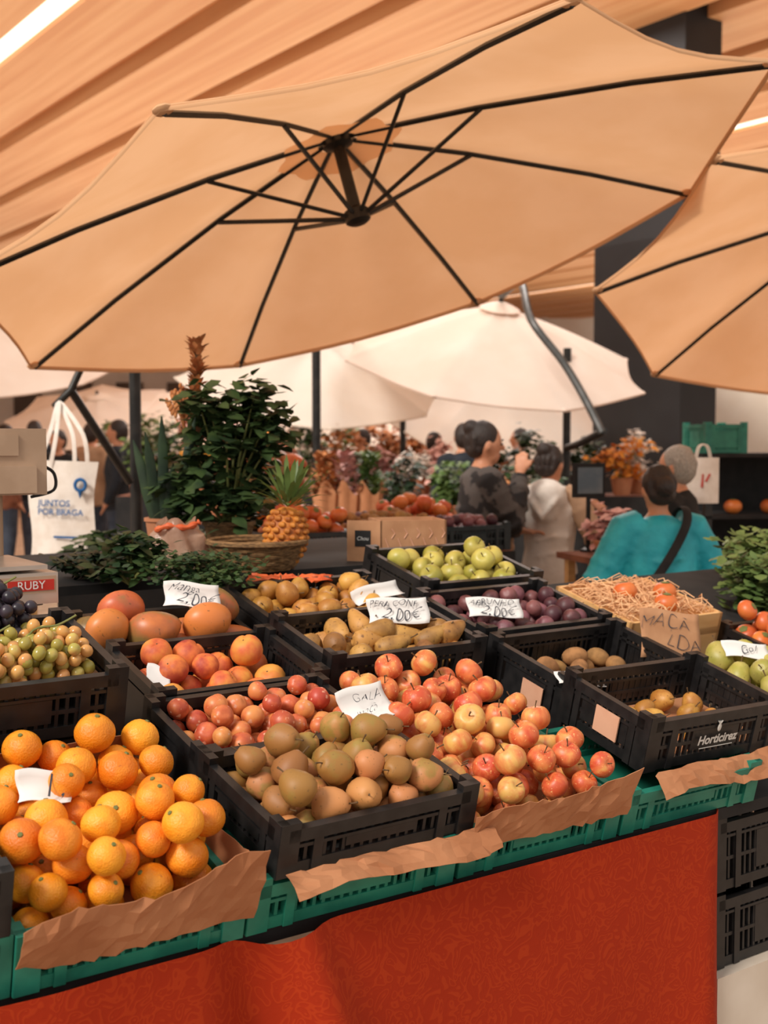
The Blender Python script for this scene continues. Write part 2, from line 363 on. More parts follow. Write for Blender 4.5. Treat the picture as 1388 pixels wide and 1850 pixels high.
# ---------------------------------------------------------------- fruit
def proto(body,mat,kids=()):
    return (body.mesh('fruit',mat),[(n,mb.mesh(n,mt)) for n,mb,mt in kids])
def sph(Rr,sq=.92,top=0,bot=0,n=20,m=14,wd=.36):
    p=[]
    for i in range(m+1):
        t=PI*i/m; r=Rr*math.sin(t) if 0<i<m else 0; z=-Rr*sq*math.cos(t)
        if t>PI/2: z-=top*Rr*math.exp(-(r/(wd*Rr))**2)
        else: z+=bot*Rr*math.exp(-(r/(wd*Rr))**2)
        p.append((r,z))
    return MB().lathe(p,n)
def cleft(mb,Rr,k=.09):
    mb.v=[tuple(Vector(v)*(1-k*math.exp(-(math.atan2(v[1],v[0])/.22)**2)) ) for v in mb.v]; return mb
def wob(mb,k=.05,f=28):
    mb.v=[tuple(Vector(v)*(1+k*noise.noise(Vector(v)*f+Vector((3.1,1.7,.4))))) for v in mb.v]; return mb
PR={}
calyx=MB().lathe([(.0001,.0),(.005,.0),(.004,.0025),(0,.003)],6,T(0,0,.0335))
PR['orange']=proto(wob(sph(.0365,.95,.05,.03,22,14,.25),.05),m_orange,[('stem_scar',calyx,m_gstem)])
astem=lambda z,h=.02:MB().tube([(0,0,z),(.001,0,z+h*.5),(.004,0,z+h)],[.0016,.0013,.002],6)
PR['apple']=proto(wob(sph(.033,.88,.3,.16),.07),m_apple,[('stem',astem(.018),m_stem)])
PR['green_apple']=proto(wob(sph(.034,.9,.3,.16),.06),m_gapple,[('stem',astem(.019),m_stem)])
pearp=[(0,-.031),(.008,-.033),(.02,-.030),(.030,-.018),(.033,-.004),(.031,.010),(.025,.022),(.017,.032),(.010,.036),(.004,.036),(0,.034)]
rp=[(0,-.030),(.008,-.032),(.02,-.0295),(.030,-.0185),(.0335,-.004),(.031,.010),(.0235,.0225),(.016,.031),(.010,.0355),(.004,.0355),(0,.0335)]
PR['russet_pear']=proto(wob(MB().lathe(rp,20),.14),m_pear,[('stem',astem(.0335,.020),m_stem)])
pear3=[(0,-.033),(.01,-.035),(.022,-.028),(.027,-.014),(.026,.002),(.021,.018),(.015,.034),(.010,.046),(.005,.050),(0,.049)]
PR['pear']=proto(wob(MB().lathe(pear3,18),.1),m_pear3,[('stem',astem(.048,.02),m_stem)])
PR['yellow_pear']=proto(wob(MB().lathe([(r*.92,z*.92) for r,z in pearp],18),.1),m_pear2,[('stem',astem(.031,.02),m_stem)])
PR['green_pear']=proto(wob(MB().lathe([(r*1.05,z*1.1) for r,z in pearp],18),.1),m_gpear,[('stem',astem(.037,.022),m_stem)])
PR['orange_plum']=proto(wob(cleft(sph(.0225,.97,.12,.0,16,12),.0225,.06),.06,40),m_plumo)
PR['plum']=proto(wob(cleft(sph(.023,1.08,.1,0,16,12),.023,.06),.06,40),m_plum)
PR['peach']=proto(wob(cleft(sph(.036,.95,.16,0,22,14),.036,.09),.06),m_peach,[('stem_scar',MB().lathe([(.0001,.026),(.004,.026),(0,.029)],6),m_stem)])
mg=MB().ell((0,0,0),.062,.044,.046,20,14); mg.v=[(x,y+.010*(x/.058)**2,z*(1-.25*x/.058)) for x,y,z in mg.v]
PR['mango']=proto(mg,m_mango,[('stem_scar',MB().ell((.059,.009,0),.004,.004,.004,6,4),m_stem)])
PR['kiwi']=proto(MB().ell((0,0,0),.034,.025,.024,16,10),m_kiwi,[('stem_scar',MB().ell((.033,0,0),.002,.005,.005,6,4),m_stem)])
PR['persimmon']=proto(sph(.034,.85,.15,0,16,12),m_tomato,[('calyx',MB().lathe([(.0001,.022),(.014,.026),(.009,.028),(0,.027)],5),m_gstem)])
PR['grape_g']=proto(MB().ell((0,0,0),.0125,.0125,.0145,12,8),m_grape)
PR['grape_d']=proto(MB().ell((0,0,0),.0115,.0115,.0125,12,8),m_dgrape)
RNG=random.Random(11)
def pack(w,d,r,n,floor,bias=lambda x,y:0,rv=.08,cand=80):
    out=[]
    for i in range(n):
        rr=r*(1+RNG.uniform(-rv,rv)); best=None
        for k in range(cand):
            x=RNG.uniform(-w/2+rr,w/2-rr); y=RNG.uniform(-d/2+rr,d/2-rr); z=floor+rr
            for (X,Y,Z,q) in out:
                d2=(x-X)**2+(y-Y)**2; s=rr+q
                if d2<s*s: z=max(z,Z+math.sqrt(s*s-d2))
            sc=z+bias(x,y)
            if best is None or sc<best[0]: best=(sc,x,y,z)
        out.append((best[1],best[2],best[3],rr))
    return out
def put(kind,name,M,label,cat,group,parent=None):
    body,kids=PR[kind]
    o=link(name,body,parent,M)
    if not parent: tag(o,label,cat,group)
    for n,me in kids: link(n,me,o)
    return o
def pile(kind,name,M,w,d,r,n,floor,label,cat,group,tilt=60,bias=lambda x,y:0,r0=None,rv=.08):
    r0=r0 or r
    for (x,y,z,rr) in pack(w,d,r,n,floor,bias,rv):
        put(kind,name,M@T(x,y,z)@RZ(RNG.uniform(0,360))@RX(RNG.uniform(-tilt,tilt))@RY(RNG.uniform(-tilt,tilt))@SC(rr/r0),label,cat,group)
# row 1
M=RM(-.40,-.045,-.025,.36,0); crate(M,.355,.385,.085,m_green,'green crate at front left holding the oranges',.03,m_kraft)
pile('orange','orange',M,.345,.37,.0302,78,.031,'ripe orange in the paper-lined green crate at front left','orange','oranges in the front left crate',40,lambda x,y:.05*(x*x)-.08*y-.03*x,rv=.13,r0=.0365)
M=RM(-.80,-.41,-.02,.27,0); crate(M,.39,.29,.088,m_green,'green crate at the left edge below a black crate')
M=RM(-.81,-.415,-.02,.27,.099); crate(M,.395,.29,.09,m_black,'black crate at the far left edge beside the oranges',.03)
M=RM(-.035,.375,-.025,.27,0); crate(M,.405,.295,.083,m_green,'green crate under the black crate of russet pears')
M=RM(0,.40,-.03,.245,.094,1); crate(M,.395,.27,.082,m_black,'shallow black crate of russet pears at front centre',.012)
pile('russet_pear','pear',M,.372,.246,.0265,58,.013,'brown russet pear heaped in the shallow front centre crate','pear','russet pears in the front centre crate',80,lambda x,y:.1*(x*x+y*y)-.06*x,rv=.15,r0=.0325)
M=RM(.39,.785,-.02,.5,0); crate(M,.39,.52,.083,m_green,'green crate holding the heap of red and yellow apples',.045,m_kraft)
pile('apple','apple',M,.385,.51,.0282,114,.046,'red and yellow striped apple heaped right of the russet pears','apple','red apples in the front crate',50,lambda x,y:.12*x*x-.06*y,rv=.12,r0=.033)
M=RM(.80,1.2,-.02,.27,0); crate(M,.40,.29,.083,m_green,'green crate under the black crate with a white logo')
Mh=RM(.89,1.295,.02,.285,.094,-2); hc=crate(Mh,.40,.26,.11,m_black,'black crate with white printed logo at front right',.015,m_kraft)
pile('yellow_pear','apricot',Mh,.28,.2,.024,8,.016,'pale apricot lying in the bottom of the logo crate','apricot','apricots in the logo crate',60,r0=.03)
write('hort',hc,m_whitep,T(.0,-.1365,.052)@RX(90),'logo')
b=MB(); b.ell((.0,-.1362,.077),.006,.001,.009,8,6)
for k in (-1,0,1): b.tube([(0,-.1362,.084),(k*.006,-.1362,.092)],.0012,5)
b.box(-.05,.05,-.1365,-.1355,.034,.0352); b.build('logo_mark',m_whitep,hc)
MB().box(-.2075,-.2045,-.05,.02,.03,.085).build('paper_label',m_lab,hc,smooth=False)
# row 2
M=RM(.01,.395,.262,.498,0); crate(M,.385,.234,.165,m_black,'black crate of small orange plums behind the russet pears',.065)
pile('orange_plum','plum',M,.36,.21,.021,88,.066,'small orange red plum in the crate behind the russet pears','plum','orange plums in the second row crate',60,lambda x,y:.1*x*x-.03*y,rv=.14,r0=.0225)
M=RM(.045,.425,.512,.775,0); crate(M,.38,.262,.165,m_black,'black crate of peaches on blue paper',.07,m_bluep)
pile('peach','peach',M,.36,.24,.033,20,.071,'orange red peach in the blue-papered crate','peach','peaches in the third row crate',50,lambda x,y:-.05*y,r0=.036,rv=.12)
M=RM(.06,.44,.79,1.055,0); crate(M,.38,.265,.125,m_black,'black crate of mangoes below the parsley',.045,m_card)
for i,(x,y,z,rr) in enumerate(pack(.41,.25,.046,12,.047,rv=.05)):
    put('mango','mango',M@T(x,y,z)@RZ(RNG.uniform(-40,60))@RX(RNG.uniform(-30,30))@RY(RNG.uniform(-20,20)),'large blushed mango in the crate with the curled price tag','mango','mangoes in the left crate')
M=RM(-.48,-.09,.40,.69,0); crate(M,.39,.28,.16,m_black,'empty black crate propping up the crate of grapes')
Mg=RM(-.485,-.085,.39,.69,.17); crate(Mg,.40,.30,.11,m_black,'black crate of grapes above the oranges',.075,m_card)
for i,(x0,y0,k,lab,n) in enumerate(((.095,-.03,'grape_g','amber and green grape bunch at the right end of the grape crate',96),(-.03,-.05,'grape_g','green grape bunch in the middle of the grape crate',92),(-.13,-.05,'grape_g','green grape bunch at the left end of the grape crate',74),(.02,.08,'grape_d','black grape bunch behind the green grapes',84),(-.13,.08,'grape_d','black grape bunch at the back left of the grape crate',72))):
    MM=Mg@T(x0,y0,.076+(.04 if k=='grape_d' else 0)); bt=thing('grape_bunch',lab,'grapes',MM,'grape bunches in the left crate')
    r=.0114 if k=='grape_g' else .0122
    for (x,y,z,rr) in pack(.17,.14,r,n,0,lambda x,y:3*(x*x+y*y),.1,40):
        put(k,'grape',T(x,y,z)@RZ(RNG.uniform(0,360))@RX(RNG.uniform(-60,60))@SC(.93 if k=='grape_g' else 1.05),None,None,None,bt)
    MB().tube(catm([(-.05,0,.03),(-.02,.01,.075),(.02,.0,.085),(.05,-.01,.105)],4),.002,6).build('stem',m_gstem,bt)
M=RM(.45,.87,.535,.80,0); crate(M,.42,.262,.185,m_black,'black crate of conference pears in the middle of the stall',.095)
for i,(x,y,z,rr) in enumerate(pack(.40,.24,.027,38,.096,lambda x,y:-.10*x,rv=.05)):
    put('pear','pear',M@T(x,y,z)@RZ(RNG.uniform(0,360))@RX(RNG.uniform(50,110)),'brown conference pear under the white pear price tag','pear','conference pears in the middle crate')
M=RM(.475,.895,.815,1.09,0); crate(M,.42,.27,.16,m_black,'black crate of small yellow pears behind the conference pears',.065)
pile('yellow_pear','pear',M,.39,.25,.0265,50,.066,'small yellow pear in the crate left of the green apples','pear','small yellow pears in the back crate',70,r0=.03,bias=lambda x,y:-.03*x)
Mk=RM(.935,1.355,.315,.592,0); kc=crate(Mk,.42,.275,.165,m_black,'half-empty black crate of kiwis behind the logo crate',.02)
pile('kiwi','kiwi',Mk@T(.02,.03,0),.34,.18,.026,24,.021,'brown kiwi in the half-empty crate','kiwi','kiwis in the right crate',60,lambda x,y:-.3*y,r0=.027)
MB().box(-.2165,-.2145,-.07,-.0,.06,.12).build('paper_label',m_lab,kc,smooth=False)
M=RM(.935,1.355,.61,.90,0); crate(M,.42,.285,.17,m_black,'black crate of purple plums in the back right',.065)
pile('plum','plum',M,.40,.265,.0225,90,.066,'purple plum in the back right crate','plum','purple plums in the back right crate',70,lambda x,y:.05*x*x-.03*x,r0=.023,rv=.14)
M=RM(1.0,1.4,.93,1.24,0); crate(M,.40,.30,.175,m_black,'black crate of green apples at the very back',.075)
pile('green_apple','apple',M,.38,.28,.032,34,.076,'yellow green apple in the crate at the very back','apple','green apples in the back crate',50,lambda x,y:.1*x*x-.05*y-.06*x,r0=.034)
M=RM(1.40,1.80,.06,.40,0); crate(M,.40,.33,.13,m_black,'black crate of green pears at the right edge',.03)
pile('green_pear','pear',M,.38,.31,.032,50,.031,'light green pear in the crate at the right edge','pear','green pears in the right edge crate',60,r0=.034)
M=RM(1.82,2.22,.27,.63,0); crate(M,.39,.35,.10,m_black,'black crate of persimmons beside the leafy greens',.02)
pile('persimmon','persimmon',M,.37,.33,.032,48,.021,'orange persimmon in the crate below the leafy greens','persimmon','persimmons in the right edge crate',40,r0=.034)
# shredded-paper box
M=RM(1.43,1.79,.60,.90,0); sb=thing('produce_box','pale wooden box of shredded paper and persimmons behind the cardboard sign','box',M)
b=MB(); w,d,h=.36,.30,.15
b.box(-w/2,w/2,-d/2,-d/2+.01,0,h); b.box(-w/2,w/2,d/2-.01,d/2,0,h); b.box(-w/2,-w/2+.01,-d/2,d/2,0,h); b.box(w/2-.01,w/2,-d/2,d/2,0,h); b.box(-w/2,w/2,-d/2,d/2,.0,.01); b.box(-w/2,w/2,-d/2,d/2,.09,.11)
b.build('box_body',m_crateW,sb,smooth=False)
b=MB()
for i in range(420):
    x=RNG.uniform(-.165,.165); y=RNG.uniform(-.13,.13); z=.135+RNG.uniform(0,.035); a=RNG.uniform(0,2*PI); l=RNG.uniform(.02,.045)
    dx,dy=math.cos(a)*l,math.sin(a)*l
    b.tube([(x-dx,y-dy,z),(x,y,z+RNG.uniform(0,.02)),(x+dx,y+dy,z-.006)],.0016,3)
b.build('shredded_paper',m_straw,sb,smooth=False)['kind']='stuff'
for x,y in ((-.03,.03),(.1,.0),(.02,-.08)):
    put('persimmon','persimmon',M@T(x,y,.165)@RX(RNG.uniform(-40,40)),'ripe orange persimmon nested in the shredded paper','persimmon','persimmons in the shredded paper')
# stacked crates on the plinth right of the cloth
for k in range(2):
    M=frame(SF(1.33,.16,.402+k*.17),E1,F2,(0,0,1)); crate(M,.42,.30,.15,m_black,('lower','upper')[k]+' empty black crate stacked on the stone plinth')
# ---------------------------------------------------------------- brown paper liners: thin creased sheets
def paper(fn,label,nu=20,nv=5,amp=1.0):
    rg=random.Random(label); G={}
    def g(u,v):
        k=(round(u*nu),round(v*nv))
        uu=min(1,max(0,u+rg.uniform(-.35,.35)/nu)) if 0<k[0]<nu else u
        vv=min(1,max(0,v+rg.uniform(-.25,.25)/nv)) if 0<k[1]<nv else v
        p=fn(uu,vv); q=noise.noise_vector(p*9)*.010*amp
        return RP(p.x+q.x*.3,p.y+q.y-rg.uniform(0,.008)*amp,p.z+q.z*.6+rg.uniform(-.003,.003))
    mb=MB().sheet(g,nu,nv)
    mb.f=[t for f in mb.f for t in ((f[0],f[1],f[2]),(f[0],f[2],f[3]))]
    o=mb.build('paper_sheet',m_kraft,smooth=False); tag(o,label,'paper'); 
    sm=o.modifiers.new('thick','SOLIDIFY'); sm.thickness=.0012
    return o
V=lambda x,y,z:Vector((x,y,z))
paper(lambda u,v:V(-.405+.375*u,-.034-.04*v*(1-.5*v),.04+(.08+.045*u+.012*math.sin(u*9))*v),'crumpled brown paper folded up along the front of the oranges',24,5)
paper(lambda u,v:V(-.048+.012*v,-.03+.38*u,.05+(.09-.03*u)*v),'crumpled brown paper lining the right side of the oranges',20,4,.8)
paper(lambda u,v:V(-.44+.40*u,.378-.03*v,.08+.10*v),'crumpled brown paper behind the oranges below the grapes',20,4)
paper(lambda u,v:V(.015+.42*u,-.038-.04*v,.106-.006*v-.016*v*v+.008*math.sin(u*6)*v),'brown paper hanging below the shallow crate of russet pears',20,4)
paper(lambda u,v:V(.39+.395*u,-.030-.035*v*(1-.4*v),.058+(.072+.03*u+.008*math.sin(u*8))*v),'brown paper folded up along the front of the red apples',22,5)
paper(lambda u,v:V(.885+.42*u,.002-.035*v,.108-.02*v-.02*v*v+.01*math.sin(u*7)*v),'brown paper hanging below the logo crate at front right',20,4)
paper(lambda u,v:V(.07+.36*u,.778-.012*v,.085+.055*v),'brown paper folded up along the front of the mangoes',16,3,.5)
# ---------------------------------------------------------------- price tags and signs
def card(pos,w,h,yaw,tilt,lines,label,name='price_tag',mat=m_white,roll=0,ink=m_ink,cat='price tag',curl=.5):
    M=TV(pos)@RZ(yaw)@RX(-tilt)@RY(roll)
    t=thing(name,label,cat,M)
    b=MB().sheet(lambda u,v:((u-.5)*w+.004*math.sin(v*5),curl*((u-.5)*w)**2+.012*curl*math.sin(v*3),(v-.5)*h+.003*math.sin(u*6)),12,6); o=b.build('paper',mat,t)
    s=o.modifiers.new('thick','SOLIDIFY'); s.thickness=.001; s.offset=1
    for key,x,z in lines: write(key,t,ink,T(x,-.003,z)@RX(90))
    return t
card(onramp(347,1074,.215),.125,.062,12,30,[('manga',-.02,.014),('p200',.012,-.013)],'curled white price tag standing in the mangoes',curl=1.2,roll=6)
card(onramp(720,1103,.215),.142,.062,4,20,[('pera',-.01,.016),('p200',.005,-.010)],'white price tag in front of the conference pears',roll=-2)
card(onramp(684,1066,.19),.125,.05,8,45,[],'blank folded white price tag leaning on the small yellow pears',roll=-18,curl=2)
card(onramp(895,1097,.185),.14,.054,12,35,[('abr',-.01,.012),('p200',.005,-.013)],'white price tag at the left of the purple plums',roll=3)
card(onramp(664,1268,.20),.10,.075,20,35,[('gala',.0,.010),('maca',-.01,-.016)],'white handwritten price tag between the plums and apples',roll=-12,curl=1.5)
card(onramp(80,1418,.205),.078,.055,25,40,[('one',.01,0)],'white price tag lying among the oranges',roll=6,curl=1.5)
card(onramp(1050,1226,.17),.11,.04,20,60,[],'blank white paper on the rim of the kiwi crate',roll=12)
card(onramp(1350,1174,.19),.12,.045,15,40,[('gl',0,0)],'white price tag above the green pears at right edge',roll=8)
card(onramp(1212,1148,.17),.17,.125,18,15,[('sign1',-.02,.032),('sign2',.035,-.018)],'brown cardboard sign with marker writing in front of the box','cardboard_sign',m_card,roll=8,cat='sign',curl=.1)
card(onramp(285,1222,.15),.05,.05,20,45,[],'blank white paper at the left of the peaches',roll=25)
# ---------------------------------------------------------------- umbrellas
def umbrella(label,C,ax,ay,Rr,rise,mat,mast,parts,group=None,low=.07,dark=m_metal,ribsz=.011,sdiv=6):
    nz=ax.cross(ay).normalized()
    if nz.z<0: ay=-ay; nz=-nz
    MU=frame(C,ax,ay,nz)
    t=thing('parasol',label,'umbrella',T(mast.x,mast.y,0),group)
    n=8*sdiv; J=8
    def zr(s): return rise*(1-s)+.04*Rr*math.sin(PI*s)*.5
    vs=[];
    for j in range(J+1):
        s=.03+.97*j/J
        for i in range(n):
            k=i%sdiv/sdiv; th=2*PI*i/n; tm=(k-.5)*PI/4
            q=math.sin(PI*k); rho=Rr*math.cos(PI/8)/math.cos(tm)*(1-.03*q*s)
            vs.append((rho*s*math.cos(th),rho*s*math.sin(th),zr(s)-.035*Rr*q*s*(1-.3*s)+.012))
    fs=[(j*n+i,j*n+(i+1)%n,(j+1)*n+(i+1)%n,(j+1)*n+i) for j in range(J) for i in range(n)]
    MB().add(vs,fs,MU).build('canopy',mat,t,world=True)
    if mat!=m_tan: MB().lathe([(.13*Rr,zr(.11)+.03),(.08*Rr,zr(.06)+.045),(.03,rise+.05)],16,MU).build('vent_cap',mat,t,world=True)
    # hem along the rim
    hem=[]
    for i in range(n+1):
        v=vs[J*n+i%n]; hem.append((v[0]*.997,v[1]*.997,v[2]-.004))
    MB().tube(hem,[(.010,.004)]*(n+1),6,MU,up=(0,0,1)).build('hem',m_tip if mat==m_tan else mat,t,world=True)
    b=MB(); m=32
    pv=[(Rr*(.05 if r==0 else .15+.012*math.sin(i*PI/2))*math.cos(2*PI*i/m),Rr*(.05 if r==0 else .15+.012*math.sin(i*PI/2))*math.sin(2*PI*i/m),zr(.05 if r==0 else .15)-.012) for r in (0,1) for i in range(m)]
    b.add(pv,[(i,(i+1)%m,m+(i+1)%m,m+i) for i in range(m)],MU); b.build('reinforcing_patch',m_patch if mat==m_tan else mat,t,world=True)
    for k in range(8):
        th=k*PI/4; c,s_=math.cos(th),math.sin(th)
        pts=[(Rr*q*c,Rr*q*s_,zr(q)-.008) for q in (.02,.35,.7,.985)]
        rb=MB().tube(pts,ribsz,4,MU).build('rib',dark,t,smooth=False,world=True)
        q=.36; MB().tube([(.03*c,.03*s_,low),(Rr*q*c,Rr*q*s_,zr(q)-.014)],ribsz*.8,4,MU).build('strut',dark,rb,smooth=False,world=True)
        MB().ell((Rr*.985*c,Rr*.985*s_,zr(.985)+.002),.03,.03,.014,8,6,MU).build('rib_tip',m_tip if mat==m_tan else mat,rb,world=True)
    MB().lathe([(.03,low-.03),(.045,low-.02),(.045,low+.02),(.025,low+.035)],12,MU).build('lower_hub',dark,t,world=True)
    MB().lathe([(.03,rise-.05),(.055,rise-.04),(.055,rise),(.03,rise+.02)],12,MU).build('upper_hub',dark,t,world=True)
    MB().tube([(0,0,low),(0,0,rise+.10)],.022,10,MU).build('shaft',dark,t,world=True)
    for nm,pts,r,mt in parts(C+nz*(rise+.1)):
        MB().tube(pts,r,10).build(nm,mt,t,world=True)
    b=MB(); b.box(-.4,.4,-.05,.05,0,.05,T(mast.x,mast.y,0)); b.box(-.05,.05,-.4,.4,0,.05,T(mast.x,mast.y,0)); b.build('base',dark,t,smooth=False,world=True)
    return t
CR=Vector((1,0,0)); CD=Vector((0,-SP,-CP)); CF=Vector((0,CP,-SP))
def cv(x,y,z): return CR*x+CD*y+CF*z
a_,c_=cv(.1325,-.0772,-.2692)/.316,cv(.2958,-.0603,.1086)/.316
W=4.5; C=atd(654,422,W); mast=atd(245,790,6.1); mast.z=0
def parts(ap):
    top=Vector((mast.x,mast.y,2.55))
    return [('mast',[mast,top],.03,m_metal),('arm',catm([top+Vector((0,0,-.1)),top+Vector((.05,-.1,.35)),(top+ap)/2+Vector((0,0,.3)),ap+Vector((-.1,.1,.06)),ap+Vector((0,0,.0))],6),.026,m_metal),
            ('brace',[atd(128,705,5.75),atd(236,872,6.05)],.02,m_metal),('hook_arm',[atd(158,640,5.75),atd(128,705,5.75),atd(98,735,5.7)],.018,m_metal)]
umbrella('large tan parasol tilted over the fruit crates',C,c_,a_,W*.319,W*.088,m_tan,mast,parts)
a_,c_=cv(-.187,-.047,-.17)/.256,cv(-.147,.060,.2)/.256
W=5.55; C=atd(1600,500,W); mast2=Vector((3.4,6.6,0))
def parts2(ap): 
    top=Vector((3.4,6.6,2.5)); return [('mast',[mast2,top],.03,m_metal),('arm',catm([top,top+Vector((0,0,.4)),(top+ap)/2+Vector((0,0,.4)),ap],6),.026,m_metal)]
umbrella('tan parasol cut off by the right edge',C,c_,a_,1.42,.38,m_tan,mast2,parts2)
# white background parasols
def tilt_axes(nx,ny,nzv,spin):
    n=Vector((nx,ny,nzv)).normalized(); x=Vector((1,0,0)); x=(x-n*x.dot(n)).normalized(); y=n.cross(x)
    c,s=math.cos(R(spin)),math.sin(R(spin)); return x*c+y*s, y*c-x*s
x_,y_=tilt_axes(.10,-.33,.93,20); C=atd(890,652,11.5); m3=atd(1024,790,11); m3.z=0
def parts3(ap):
    return [('mast',[m3,Vector((m3.x,m3.y,2.35))],.036,m_metal),('curved_arm',catm([ap+Vector((0,0,.0)),ap+Vector((.12,-.5,.06)),atd(960,578,10.3),atd(1018,655,10.2),atd(1058,722,10.1),atd(1088,782,10)],6),.034,m_gmetal),('bracket',[atd(1092,778,10),atd(1050,800,10.4),Vector((m3.x,m3.y,1.45))],.034,m_metal)]
umbrella('white parasol with a curved grey arm behind the women',C,x_,y_,1.47,.52,m_cream,m3,parts3)
def simple(label,px,py,d,n,Rr,mat,pmx=None,rise=.45,pd=None,spin=10,group=None):
    x,y=tilt_axes(*n,spin); C=atd(px,py,d); m=atd(pmx,790,pd or d) if pmx else Vector((C.x,C.y,0)); m.z=0
    def pp(ap):
        if pmx is None: return [('pole',[m,ap],.03,m_metal)]
        top=Vector((m.x,m.y,max(2.3,ap.z-.1))); return [('mast',[m,top],.035,m_metal),('arm',catm([top,(top+ap)/2+Vector((0,0,.25)),ap],6),.03,m_metal)]
    umbrella(label,C,x,y,Rr,rise,mat,m,pp,group)
simple('cream parasol with a straight dark pole left of centre',565,690,12.5,(.08,-.35,.93),1.4,m_cream2,572,pd=9.8)
simple('white parasol behind the head of the dark-haired woman',890,748,15,(.06,-.38,.93),1.45,m_cream2,728,pd=14.4)
simple('low cream parasol between the dried bouquets and far stalls',610,752,18.5,(0,-.38,.93),1.5,m_cream2)
simple('cream parasol at the left edge above the crowd',-20,662,12,(.0,-.28,.96),1.35,m_cream,-160)
simple('white parasol far behind at the right of the aisle',1015,762,20,(.0,-.38,.93),1.6,m_cream2)
simple('small white parasol in the far distance above the wrapped bouquets',745,762,23,(.0,-.38,.93),1.8,m_cream2)
simple('small white parasol in the far distance behind the ivy',430,752,21,(.0,-.38,.93),1.9,m_cream2)
simple('small white parasol in the far distance above the left crowd',180,752,25,(.0,-.38,.93),1.9,m_cream2)
